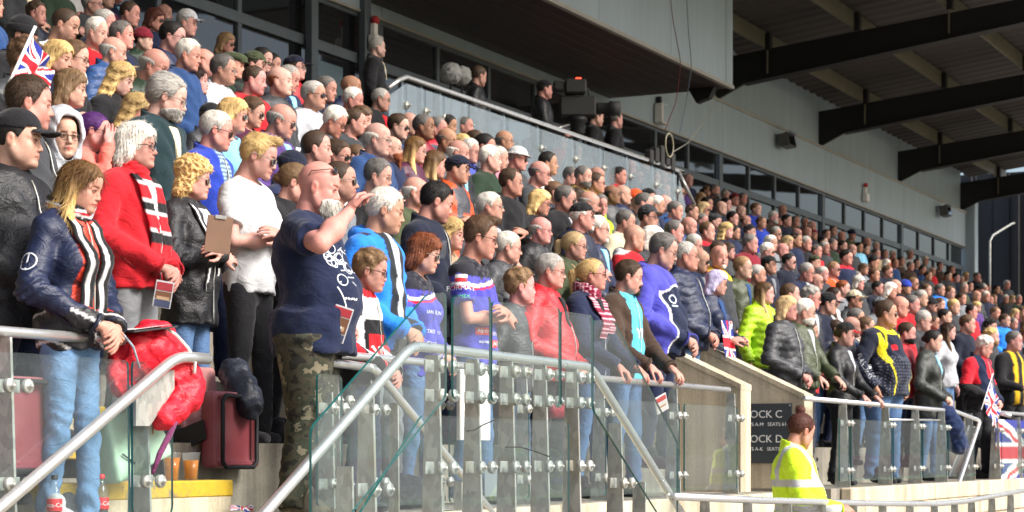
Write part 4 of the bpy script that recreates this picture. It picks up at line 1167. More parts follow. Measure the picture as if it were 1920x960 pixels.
# --- spectacles in head space
def glasses_geo(kind):
    g = Geo(); lens = Geo()
    for s in (-1, 1):
        c = np.array((.100, .033*s, -.006)); n = 18; ring = []
        wx, wz = (.024, .0165) if kind != 'round' else (.021, .020)
        for k in range(n):
            a = 2*math.pi*k/n; ca, sa = math.cos(a), math.sin(a)
            p = 2.6
            u = np.sign(ca)*abs(ca)**(2/p)*wx; v = np.sign(sa)*abs(sa)**(2/p)*wz
            ring.append(c+np.array((-abs(c[1]+u)*.16+.006-.02*max(0, abs(c[1]+u)-.045), u, v-.002*(v < 0))))
        fr = .0020 if kind != 'wire' else .0011
        g.add(tube(ring, fr, 6, closed=True))
        lens.add(Geo(np.array(ring+[r-np.array((.0015, 0, 0)) for r in ring]), [tuple(range(n)), tuple(range(n, 2*n))[::-1]]))
        o = c+np.array((-.008, .024*s, .006))
        g.add(tube([o, o+np.array((-.012, .010*s, .002)), (.02, .0795*s, .006), (-.012, .083*s, .008), (-.030, .083*s, -.012)], fr*1.15, 6))
    g.add(tube([(.099, -.010, -.001), (.104, 0, .002), (.099, .010, -.001)], .0018, 6))
    return g, lens
# ---------------------------------------------------------------- the crowd
PAL = dict(bk=(.012, .012, .014), ch=(.040, .042, .047), nv=(.011, .017, .048), dn=(.010, .013, .028), rb=(.020, .045, .34), bb=(.020, .20, .72), lb=(.24, .56, .78), pb=(.070, .068, .40), pu=(.075, .035, .16), pl=(.075, .014, .040), rd=(.46, .012, .020), dr=(.17, .010, .022), og=(.68, .085, .018), co=(.80, .17, .13), ol=(.050, .062, .030), dg=(.018, .034, .020), lm=(.38, .62, .018), mu=(.23, .15, .035), wh=(.52, .52, .52), lg=(.42, .43, .46), gy=(.15, .16, .175), br=(.050, .030, .020), tn=(.36, .27, .17), cr=(.62, .54, .38), yl=(.78, .46, .015), te=(.014, .032, .038), pk=(.70, .25, .33), db=(.020, .055, .16), hv=(.62, .90, .03), mg=(.035, .04, .036))
PNAME = dict(bk='black', ch='charcoal', nv='navy', dn='dark navy', rb='royal blue', bb='bright blue', lb='light blue', pb='violet blue', pu='purple', pl='plum', rd='red', dr='dark red', og='orange', co='coral', ol='olive', dg='dark green', lm='lime', mu='mustard', wh='white', lg='light grey', gy='grey', br='brown', tn='tan', cr='cream', yl='yellow', te='dark teal', pk='pink', db='blue', hv='fluorescent yellow', mg='dark waxed green')
HAIR = dict(w=(.66, .62, .55), g=(.36, .34, .31), d=(.13, .12, .11), k=(.014, .012, .011), b=(.050, .030, .018), n=(.110, .062, .034), l=(.23, .14, .070), y=(.60, .41, .17), z=(.48, .34, .17), r=(.20, .055, .018), u=(.10, .025, .16), v=(.40, .36, .52), a=(.085, .025, .016))
SKINS = [(.53, .284, .226), (.50, .255, .200), (.57, .325, .262), (.46, .230, .178), (.55, .262, .215), (.43, .215, .158)]
STY = {'t': 'tee', 's': 'shirt', 'j': 'jacket', 'p': 'puffer', 'h': 'hoodie', 'c': 'coat', 'v': 'vest'}
SNAME = {'tee': 'T-shirt', 'shirt': 'shirt', 'jacket': 'jacket', 'puffer': 'quilted jacket', 'hoodie': 'hooded top', 'coat': 'coat', 'vest': 'sleeveless jacket'}
HS = dict(S='short', N='neat', R='receding', C='crop', F='fringe', T='tousled', Q='quiff', W='swept', L='long', B='bob', V='wavy', U='curly', P='pony', K='bun', M='mop', I='tied', X=None)
BUILD = {'m': dict(), 's': dict(w=.94), 'h': dict(fat=.045, w=1.05), 'H': dict(fat=.060, w=1.18), 'o': dict(fat=.022, w=1.0), 'w': dict(fem=1, w=.88), 'v': dict(fem=1, w=.95, fat=.025), 'c': dict(w=.86)}
HEADK = {'m': ('man', 'manb', 'manc'), 's': ('slim', 'manc'), 'h': ('heavy', 'heavyb'), 'H': ('heavy',), 'o': ('old', 'oldb'), 'w': ('woman', 'womanb'), 'v': ('wold',), 'c': ('child',)}
# x y  build  hair.colour  garment.colour  pose  extras      (x, y: where the photograph has the top of the head)
CAST = '''
20 195 h X.k c.bk down r=.25 hat=cap.bk st tr=nv mat=leather lab=person~in~black~cap~and~long~black~waxed~jacket~behind~the~near~railing
135 290 w L.y j.nv clasp r=-.31 p=.26 paint=ace tr=jean sc=blackred key lab=person~in~navy~jacket,~striped~scarf~and~blue~jeans~with~head~bowed shoes=w
250 228 o M.w j.rd clasp r=1 gl sc=redblack tr=gyt key lab=person~in~red~cardigan~with~red~and~black~scarf~and~clasped~hands
355 293 v U.y c.bk fold r=1 sg mat=leather sc=thin key lab=person~in~black~leather~coat~and~orange~sunglasses~with~thin~striped~scarf
470 243 s Q.y t.wh fold r=1 sg key tr=bk lab=person~in~white~T-shirt~and~sunglasses~with~folded~arms
583 298 H X.k t.nv raise r=-.5 beard=longbeard.w camo key paint=bigtee headglass lab=large~person~in~navy~T-shirt~and~camouflage~trousers~with~hand~raised shoes=t
683 470 c T.l j.bk clasp r=-.28 gl paint=ridertop tr=nv key lab=child~in~black,~white~and~red~racing~top~and~glasses y=-.1
710 345 m S.w h.bb clasp r=.05 key tr=gyt paint=bluejkt lab=person~in~bright~blue~anorak~behind~the~child~in~racing~top
785 432 w M.r s.pb clasp r=0 sg p=.2 paint=race2 key lab=person~in~violet~racing~shirt~and~brown~sunglasses~at~the~landing tr=jean
890 402 s Q.n s.pb fold r=0 rg paint=race key bare lab=person~in~violet~and~black~racing~shirt~with~folded~tattooed~arms tr=jean
1025 470 h S.g j.rd clasp r=0 gl key lab=person~in~plain~red~jacket~and~glasses~behind~the~landing~glass tr=bk
1105 478 w P.y j.nv rail r=0 gl sc=pink key lab=person~in~navy~hooded~jacket~and~red~flecked~scarf~holding~the~rail tr=jean
1170 482 m S.b j.br rail r=0 beard=goatee.b paint=openblue key lab=person~in~brown~jacket~open~over~light~blue~T-shirt tr=jean
1232 432 h N.d h.pb clasp r=.1 z=.16 gl paint=hood2 key lab=person~in~violet~and~navy~hooded~top~holding~the~front~rail tr=nv
1282 450 h C.g p.nv clasp r=1 gl key lab=person~in~navy~quilted~jacket~and~glasses~above~the~first~parapet
805 334 m S.k c.dn clasp r=.75 st p=.28 headglass key lab=person~in~dark~navy~coat~with~sunglasses~pushed~up~on~the~head
945 430 o S.w j.ch clasp r=.9 gl p=.1 key
1010 404 o F.g j.bk down r=2 gl p=.05
1072 428 w P.z c.ol down r=1.1 gl fur key
630 296 m C.b s.gy down r=.9 sg st key lab=person~in~grey~polo~shirt~and~dark~sunglasses~behind~the~raised~arm
588 242 m C.b j.bk down r=2 st
627 260 m W.b s.wh down r=2 sg beard=goatee.b
662 267 w I.n j.lg down r=3
540 296 w I.l j.bk down r=1
537 274 m X.k j.nv down r=2 hat=beanie.dn
700 295 m S.d s.bk down r=2 gl
42 140 h S.b v.ch down r=1 st key paint=purplesl
115 197 w X.k h.lg down r=1 rg hat=hood.lg y=-1.0 p=.1 key
168 204 v I.u s.co face r=2 gl p=.1 key lab=person~in~coral~top~shielding~the~eyes~with~one~hand
300 133 m W.g j.te down r=2 gl beard=beard.g key
395 202 o S.w j.rb down r=2 sg key paint=bluestripe
430 180 w B.y s.lb down r=3 sg
388 186 m X.b j.ch down r=3 hat=cap.bk
215 112 w V.y j.bk down r=3 p=.3
262 124 w L.g j.gy down r=4
245 170 w V.y j.bk down r=2
125 128 w B.l s.pk down r=2
205 62 m F.g p.db down r=4
130 72 s S.n s.bk down r=4 gl
35 22 m X.k h.bk down r=4 hat=beanie.bk
112 8 m C.b t.wh down r=5 st
66 4 c T.b j.dn down r=5
40 72 o T.n j.ch down r=3
100 72 w B.y j.dn down r=3
175 30 o R.w s.rd down r=5
190 14 o S.g j.dn down r=6
225 36 h S.d j.dn down r=6
265 43 w X.k p.dg down r=5 hat=beanie.dr
238 -2 m C.b j.ch down r=7
286 12 w B.a j.nv down r=6 sg
316 37 s S.k j.nv down r=6 sg
345 12 m S.g j.nv down r=7 hat=cap.lg
278 85 o F.g j.dg down r=4 gl p=.3
345 68 o S.w j.db down r=5
378 88 h F.r s.lg down r=5
420 58 w B.l j.ch down r=6 sg
413 98 m N.d h.lg down r=4 gl
430 88 o X.g j.dg down r=5 hat=flatcap.ol
365 122 w L.a j.bk down r=4
470 118 h C.b h.rd down r=4 st
470 88 m X.b j.bk down r=6 hat=cap.ol
487 85 m S.k j.dn down r=6
549 97 m X.b j.rd down r=6 gl hat=cap.dn
533 116 o C.g j.nv down r=5 p=.3
520 122 m F.r j.ch down r=6
505 95 m S.k j.dn down r=7
584 149 o S.g h.lg down r=4 sg
606 139 m S.d j.dn down r=5
655 138 m X.k j.nv down r=6 sk=t
656 161 o S.w j.dn down r=5
709 161 m C.g j.bk down r=5 gl
517 187 o F.g j.pu down r=3 sg
615 193 o S.w j.ch down r=3 gl p=.45
660 201 m N.b s.ch down r=3
672 196 w B.n j.bk down r=4
701 227 o F.w j.db down r=3 gl
741 209 m S.b j.dn down r=4 sg
763 207 m F.d j.ch down r=5
730 250 h X.k j.nv down r=3 gl beard=longbeard.r
773 252 w L.y p.pl down r=3 gl
791 211 m C.d j.dr down r=5 sk=d
816 216 h R.d j.nv down r=4 paint=redcol
836 213 m S.k j.dr down r=6 sk=t
869 214 m C.d j.bk down r=5 st
832 237 m F.d j.ch down r=5 sg sk=t
862 247 w B.y j.ch down r=5
853 257 o F.w j.bk down r=4
876 258 o S.w j.rb down r=4 gl
903 249 m S.k j.dn down r=5
888 242 m S.b j.ch down r=6
943 240 m F.d s.gy down r=5 gl sk=t
915 270 o S.w c.dg down r=4
930 272 o S.g j.pk down r=5
965 268 m X.g j.ch down r=5 sg hat=buckethat.wh
809 282 c L.z j.ch down r=3
851 281 m X.k j.og down r=3 hat=cap.dn paint=orangebib
954 313 m N.b j.bk down r=3 gl
1006 296 m F.d s.ch down r=4 gl
1025 282 s S.k t.wh down r=5 sk=t
994 330 o F.d j.db down r=4 gl
1006 353 w B.y j.bk down r=3 gl
914 356 o S.w j.ch down r=2 gl
1034 336 m S.n j.dn down r=5
840 404 w V.y s.tn down r=1
970 506 c T.l j.ch down r=0
1089 306 m C.d j.mu down r=5 beard=beard.d
1115 309 m F.n j.ch down r=6
1114 320 s S.b s.lm down r=5 gl
1158 309 m S.k j.nv down r=6 paint=redcol
1145 343 m F.k j.ch down r=5 gl sk=d
1165 344 h F.d p.nv down r=5 beard=goatee.d
1188 350 m X.k j.dn down r=5 hat=beanie.og
1213 347 m X.k j.dn down r=6 hat=cap.bk
1202 356 m C.d j.bk down r=5
1227 364 o S.w j.dn down r=5 
1212 379 m X.k j.bk down r=4 gl hat=cap.ch
1054 344 h N.d j.bk down r=3 sg
1039 337 m S.b j.dn down r=4
1077 349 w B.b j.ch down r=4
1099 353 o F.g s.gy down r=4 gl
1125 362 m S.d j.lm down r=4 y=-.9
1087 372 m X.w j.dn down r=3 gl hat=cap.bk beard=goatee.w
1168 390 m N.d j.cr down r=3
1117 402 o S.w j.nv down r=2 gl beard=goatee.w
1183 418 h X.k h.rd down r=2 paint=whitehood
1220 420 v M.w j.ch down r=3
1262 373 m S.d j.db down r=5
1243 362 o F.w j.db down r=6
1295 379 m C.b j.dn down r=6
1317 375 w B.z j.ch down r=6 sg
1324 366 m S.k j.bk down r=8
1351 374 h X.k j.dn down r=8
1360 368 m S.k j.ch down r=9
1388 382 m X.k j.ch down r=9
1416 377 m S.n j.rb down r=9
1449 394 o N.g j.br down r=9 beard=beard.g
1288 402 m X.k p.db down r=4
1314 396 m S.d j.ch down r=6
1339 395 m X.k j.dn down r=6 hat=cap.ch
1372 394 s S.k j.bk down r=8
1397 400 m F.n j.nv down r=8
1404 415 m X.k j.bk down r=6 hat=cap.bk
1426 402 m C.n s.rb down r=8
1324 413 h R.n j.bk down r=4 paint=redcol
1359 413 w V.y j.dn down r=5
1376 419 w S.k j.nv down r=6
1259 409 m R.d j.ch down r=3
1297 437 o S.g j.gy down r=3 gl
1404 437 h S.d j.dr down r=4 st
1436 452 o S.w j.ch down r=4 sg
1440 473 m X.k j.dn down r=3 hat=cap.bk
1345 450 m S.b j.bk down r=3
1347 458 o X.k j.ch down r=2 beard=goatee.w y=-.8 paint=yelcol
1363 452 w B.b j.ch down r=4
1307 464 m X.k j.nv down r=2 sg beard=goatee.r
1390 479 m S.l j.ol down r=2 gl key lab=person~in~olive~green~jacket~and~glasses~above~the~parapet~wall
1417 493 w S.g j.dn down r=2
1338 502 w B.v j.nv hold r=1 gl key lab=person~holding~a~union~flag~scarf~above~the~parapet tr=jean
1430 523 v L.z p.lm down r=1 key lab=person~in~lime~yellow~quilted~coat~beside~the~parapet~wall tr=jean
1453 423 o S.g j.br down r=7 sg
1443 438 o S.w j.gy down r=6
1474 399 m S.k j.dn down r=9
1490 433 m C.k j.nv down r=6 sk=t
1475 439 w B.z j.ch down r=6
1509 441 o S.g j.bk down r=6
1513 422 m X.k j.dn down r=9
1524 425 m X.k j.ch down r=9 hat=cap.dr
1493 424 m F.d j.nv down r=8
1465 453 h X.k j.ch down r=5
1542 440 m S.k j.dr down r=8
1529 455 o C.d j.rd down r=6
1545 451 o S.g j.ch down r=7
1560 445 o S.d j.dg down r=8
1579 448 m S.k j.dr down r=8
1597 455 h X.k j.ch down r=8
1610 451 m S.k j.lb down r=9 sk=t
1623 455 m S.k j.dn down r=9
1643 463 m C.d j.tn down r=9
1477 472 m S.k j.dn down r=4 sg st
1526 474 h X.k j.ch down r=5 hat=cap.ol
1509 491 o S.g c.nv down r=3 gl paint=suit
1528 509 m X.k j.ch down r=3 gl
1561 486 m C.l t.og down r=4 sg
1585 465 m T.k j.nv down r=5 gl paint=redcol
1540 497 o S.g j.ch down r=4
1578 522 m S.r s.gy down r=3
1608 515 v U.w j.ch down r=4
1635 476 m T.k j.dn down r=6 p=.3
1618 490 w B.n j.gy down r=6
1638 500 m S.n j.ch down r=5
1604 505 m S.d j.bk down r=4
1644 524 m S.k j.dn down r=4
1600 539 m X.k j.ch down r=2 sg hat=cap.cr
1547 541 m X.k j.dn fold r=2 gl hat=cap.bk
1561 535 w L.n s.wh down r=3
1478 527 h C.n j.gy down r=2
1515 533 m T.g j.ch down r=2 gl
1472 552 v B.z p.ch clasp r=.38 gl p=.0 key lab=person~in~charcoal~quilted~coat~at~the~end~of~the~parapet tr=bk
1503 558 o S.w j.ol rail r=.35 gl beard=beard.w key lab=person~in~olive~jacket~with~both~hands~on~the~rail~by~the~parapet
1514 600 s S.b h.rd down r=.62
1566 596 m S.b j.dn down r=.85
1580 597 w I.b j.bk rail r=0 hat=capred.bk key lab=person~in~black~cap~with~red~peak~and~black~softshell~at~the~rail tr=bk
1594 590 m X.k j.gy clasp r=.5
1603 575 m S.d j.dr down r=1 sg
1622 590 m S.n s.wh down r=.7 sg paint=stripes
1647 551 m X.k j.gy down r=3 hat=cap.gy
1658 561 H S.b s.dn pocket r=0 sg paint=yeltrim key lab=large~person~in~black~jersey~with~yellow~shoulder~flashes tr=jean
1683 550 h X.k j.rd down r=1 gl
1695 602 m S.b j.rd down r=.4 beard=beard.k
1744 613 w I.k c.mg clasp r=0 p=.2 mat=leather key tr=jean lab=person~in~dark~waxed~jacket~standing~beside~the~blue~hanging~coat
1775 600 w L.n h.lg down r=1
1727 580 m S.g j.ch down r=1 gl
1748 586 w I.b j.rd down r=2 gl
1708 551 o S.d j.rd down r=2
1696 520 m X.k j.dn down r=4 hat=beanie.rb
1711 516 m C.l j.ch down r=5 sg st
1677 521 h X.k j.dn down r=4
1667 527 v M.w j.ch down r=3
1663 495 m T.n j.dn down r=6 sg
1662 484 v M.w j.ch down r=8
1707 488 m S.d j.br down r=9
1730 495 m S.k j.db down r=9
1740 505 m S.b j.ch down r=8
1778 506 m T.k j.ch down r=9
1793 510 m T.k j.dn down r=9
1736 529 m S.n j.ch down r=5
1761 529 m S.d p.bb down r=5
1780 534 m N.n j.lg down r=5
1725 542 o S.g j.ch down r=3
1744 552 m X.k j.dn down r=3 sg hat=beanie.bk
1802 546 m S.b j.gy down r=5
1830 542 o F.g c.ch down r=6
1848 543 o S.w j.dn down r=6
1786 558 o S.y j.ch down r=3
1769 575 m S.k j.dn down r=2
1811 586 m S.n j.dn down r=1 st
1855 592 m X.k j.ch down r=2 hat=cap.bk
1882 585 m S.b j.bb down r=2
1838 626 o T.w v.nv clasp r=-.1 p=.35 paint=redtee key lab=person~in~navy~body~warmer~over~red~T-shirt~with~head~bowed tr=ch
1856 612 m T.y j.ch down r=.9 beard=beard.l
1898 617 m S.d j.bk hold r=.1 paint=yelscarf
1832 508 m S.d j.dn down r=10
1888 523 o S.g j.ch down r=10
1869 532 m S.k j.dn down r=9
1886 550 o S.w j.bk down r=8
'''
def jit(c, k): return tuple(x*k for x in c)
_bcache, _gcache, _tcache = {}, {}, {}
gl_mesh = {}
for k in ('plain', 'round', 'wire'):
    g, l = glasses_geo(k); gl_mesh[k] = (g.mesh('glasses', MAT['metal_dark']), l.mesh('lens', MAT['lens_clear'], False), l.mesh('lens', MAT['lens_dark'], False))
shoe_m = Geo().add(shoe_geo(.009, True)).mesh('shoe', MAT['fabric'])
RAISE = (((.12, .33, 1.20), (.42, .12, 1.30), (.8, -.3, .4), (0, 0, 1), 'grip'), ((.115, -.425, 1.305), (.225, -.255, 1.470), (.25, .55, .80), (-.75, -.25, .45), 'fist'))
RAISE = (((-.10, .335, 1.10), (.085, .285, .965), (.85, -.25, -.25), (-.1, .9, .5), 'grip'), RAISE[1])
FACE = (((-.02, .27, 1.14), (.17, .10, 1.02), (.6, -.7, -.2), (.7, .3, .4), 'relax'), ((.13, -.25, 1.23), (.130, -.115, 1.515), (.10, .55, .9), (.6, -.75, .1), 'flat'))
POSE = dict(raise_=RAISE, face=FACE)

def front_x(b, z, y, t):
    f = torso_sdf(b, t); xs = np.linspace(.40, -.05, 91)
    d = f(np.stack([xs, np.full(91, abs(y)), np.full(91, z)], 1)); i = np.argmax(d < 0); return xs[i]
def ribbon(pts, wvec, w, th, cols):
    """flat strap through pts, width along wvec, thickness outwards (+x)"""
    n = len(pts); v = []; c = []; q = []; m = 6
    for p, k in zip(pts, cols):
        p = np.array(p, float)
        for j in range(m+1):
            u = (j/m-.5)*w; kk = k(j/m) if callable(k) else k
            v.append(p+np.array(wvec)*u+np.array((.003*math.sin(j*2.1+p[2]*40), 0, 0))); c.append(kk)
        for j in range(m+1):
            u = (j/m-.5)*w; v.append(p+np.array(wvec)*u+np.array((-th, 0, 0))); c.append(k(j/m) if callable(k) else k)
    s = 2*(m+1)
    for i in range(n-1):
        for j in range(m):
            q.append((i*s+j, i*s+j+1, (i+1)*s+j+1, (i+1)*s+j)); q.append((i*s+m+1+j+1, i*s+m+1+j, (i+1)*s+m+1+j, (i+1)*s+m+1+j+1))
        q.append((i*s, (i+1)*s, (i+1)*s+m+1, i*s+m+1)); q.append((i*s+m, i*s+2*m+1, (i+1)*s+2*m+1, (i+1)*s+m))
    q.append(tuple(range(m+1))+tuple(range(2*m+1, m, -1)))
    o = (n-1)*s; q.append(tuple(o+j for j in range(m, -1, -1))+tuple(o+j for j in range(m+1, 2*m+2)))
    return Geo(np.array(v), q, np.array(c))
BLK, WHT, RED = (.012, .012, .013), (.75, .74, .73), (.60, .012, .020)
def scarf_geo(b, kind, t=.030):
    g = Geo()
    def across(z):        # stripes across the tail
        if kind == 'redblack':
            k = (z*100) % 17
            return RED if k < 6 else WHT if k < 7 else BLK if k < 13 else WHT if k < 14 else RED
        if kind == 'pink': return (.20, .010, .035) if (math.sin(z*310)+math.sin(z*170)) < .4 else (.62, .40, .45)
        return None
    def along(u):         # stripes along the tail
        if u < .22: return BLK
        if u < .36: return WHT
        if u < .50: return (.42, .012, .02)
        if u < .64: return WHT
        return BLK
    w = dict(redblack=.105, blackred=.085, thin=.060, pink=.11)[kind]
    for s, zb in ((1, .97), (-1, .93)) if kind != 'pink' else ((1, 1.20), (-1, 1.16)):
        pts = []; cols = []
        for k in range(34):
            u = k/33; z = 1.47+(zb-1.47)*u; y = s*(.068-.020*u+.006*math.sin(u*9)); pts.append((front_x(b, min(z, 1.42), y, t)+.010+(.0 if z < 1.42 else -(z-1.42)*.9), y, z)); cols.append(along if kind in ('blackred', 'thin') else across(z))
        g.add(ribbon(pts, (0, 1, 0), w, .010, cols))
    if kind != 'thin':
        h_ = .012
        def f(P):
            A = P.copy(); dv = np.sqrt((P[:, 0]+.012)**2/1.15+P[:, 1]**2)
            zc = 1.515-.30*P[:, 0]
            return np.sqrt((dv-.078)**2+((P[:, 2]-zc)*(.48 if kind != 'pink' else .45))**2)-.022-.005*np.sin(P[:, 2]*210+2*np.sin(np.arctan2(P[:, 1], P[:, 0])*3))-.003*wob(P, 70, 1)
        v, q = nets(f, (-.17, -.16, 1.38), (.15, .16, 1.64), .010)
        zr = v[:, 2]+.30*v[:, 0]-1.515; c = np.zeros((len(v), 3))
        for i in range(len(v)):
            if kind == 'redblack': c[i] = RED
            elif kind == 'pink': c[i] = (.20, .010, .035) if math.sin(v[i, 0]*260)+math.sin(v[i, 1]*240+v[i, 2]*150) < .6 else (.62, .40, .45)
            else: c[i] = along(min(.99, max(0, (zr[i]+.042)/.084)))
        g.add(Geo(v, q, c))
    return g

# paint schemes: multiply colours over the garment colour given by position
def P_(base):
    return np.tile(np.array(base, float), (1, 1))
def painter(name, base):
    bcol = np.array(base)
    def setc(c, m, col): c[m] = np.array(col)/np.maximum(bcol, .002)
    def f(v):
        c = np.ones((len(v), 3)); x, y, z = v[:, 0], v[:, 1], v[:, 2]; ay = np.abs(y)
        front = (x > .02) & (ay < .11-.04*np.clip(z-1.2, 0, 1)); sleeve = ay > .215
        if name == 'ace':
            m = front & (z < 1.46); setc(c, m, (.62, .05, .025))
            m2 = m & (np.sin(z*60+x*30+y*18) > .55) & (z < 1.24); setc(c, m2, (.10, .012, .012))
            m3 = (z < 1.03) & (ay < .19); setc(c, m3, (.015, .015, .017)); setc(c, m3 & (np.abs((z+y*.6) % .14-.07) < .008), (.6, .58, .58))
        elif name == 'bigtee': pass
        elif name == 'ridertop':
            setc(c, (z > 1.30) & (ay < .15), (.72, .72, .72)); setc(c, (z > 1.445) & (ay < .10), RED)
            setc(c, sleeve & (z < 1.14), RED); setc(c, (ay > .13) & (ay < .19) & (z > 1.05) & (z < 1.32) & (x > -.02), (.72, .72, .72)); setc(c, front & (z < 1.2) & (z > .98), RED); setc(c, front & (z < 1.12) & (np.sin(y*90+z*70) > .3), WHT)
        elif name == 'bluejkt':
            setc(c, front & (ay < .075), (.02, .024, .03)); setc(c, front & (ay < .028), (.45, .46, .48)); setc(c, (ay > .12) & (ay < .17) & (x < .03) & (z > 1.2), (.012, .018, .04))
        elif name in ('race', 'race2'):
            setc(c, (z > 1.375) & (ay < .24), (.016, .016, .022)); setc(c, (z > 1.32) & (ay < .12) & (np.sin(y*120) * np.sin(z*120) > .2), (.05, .05, .06))
            setc(c, (np.abs(z-1.352-.03*np.sin(y*9)) < .010), WHT); setc(c, (np.abs(z-1.33-.03*np.sin(y*9)) < .006), RED)
            if name == 'race': setc(c, (x < -.02) & (ay < .15) & (z < 1.33), (.016, .016, .022))
        elif name == 'openblue': setc(c, front & (ay < .085), (.10, .55, .78)); setc(c, front & (ay < .04) & (np.abs(z-1.20) < .035) & (np.sin(y*130+z*50) > 0), WHT)
        elif name == 'hood2':
            m = (z < 1.31+.05*np.cos(ay*12)) & (ay < .16) & (x > -.06); setc(c, m, (.012, .018, .045)); e = (np.abs(z-1.31-.05*np.cos(ay*12)) < .006) & (ay < .16) & (x > -.06); setc(c, e, WHT); setc(c, (np.abs(ay-.163) < .006) & (x > -.06) & (z < 1.31), WHT)
        elif name == 'purplesl': setc(c, sleeve, (.06, .035, .15))
        elif name == 'bluestripe': setc(c, front & (ay < .05) & (z > 1.25), (.30, .42, .52)); setc(c, front & (ay < .05) & (z > 1.25) & (np.sin(z*220) > 0), (.08, .12, .2))
        elif name == 'redcol': setc(c, (z > 1.44) & (x > -.0), (.5, .015, .03))
        elif name == 'orangebib': setc(c, (ay > .05) & (ay < .11) & (x > 0) & (z < 1.45), (.05, .055, .07)); setc(c, (ay < .05) & (x > 0) & (z > 1.25), (.06, .06, .07))
        elif name == 'whitehood': setc(c, (z > 1.455) & (x < .04), (.62, .62, .62))
        elif name == 'yelcol': setc(c, (z > 1.40) & (ay < .2), (.70, .42, .02))
        elif name == 'suit': setc(c, front & (ay < .035) & (z > 1.2), (.66, .67, .7))
        elif name == 'stripes':
            k = np.sin(y*95); setc(c, k > .55, (.50, .14, .02)); setc(c, k < -.55, (.02, .02, .02))
        elif name == 'yeltrim':
            setc(c, (z > 1.43) & (ay < .12), (.74, .62, .02)); setc(c, (np.abs(ay-.175) < .022) & (z > 1.15) & (z < 1.44), (.74, .62, .02)); setc(c, (np.abs(ay-.150-.03*np.sin(z*12)) < .007) & (x > -.05), (.74, .62, .02))
            dots = (np.sin(z*210)*np.sin(y*210) > .62) & (x > .06) & (z < 1.22); setc(c, dots, (.16, .17, .20)); setc(c, (np.abs(z-1.30) < .025) & (np.abs(y+.07) < .03) & (x > 0), RED)
        elif name == 'redtee': setc(c, (ay > .155) & (z > 1.16), (.58, .015, .03)); setc(c, (ay > .155) & (z <= 1.16), (.013, .013, .015)); setc(c, (ay < .05) & (x > .02) & (z > 1.22), (.58, .015, .03))
        elif name == 'yelscarf': setc(c, (ay > .04) & (ay < .10) & (x > 0), (.75, .46, .02))
        elif name == 'steward':
            setc(c, z < 1.02, (.018, .022, .045)); setc(c, (np.abs(z-1.06) < .028) | ((np.abs(z-1.24) < .028) & (ay > .0)), (.48, .49, .50)); setc(c, (np.abs(ay-.115) < .026) & (z > 1.24), (.48, .49, .50)); setc(c, sleeve & (z < 1.01), (.018, .022, .045))
        return c
    return f

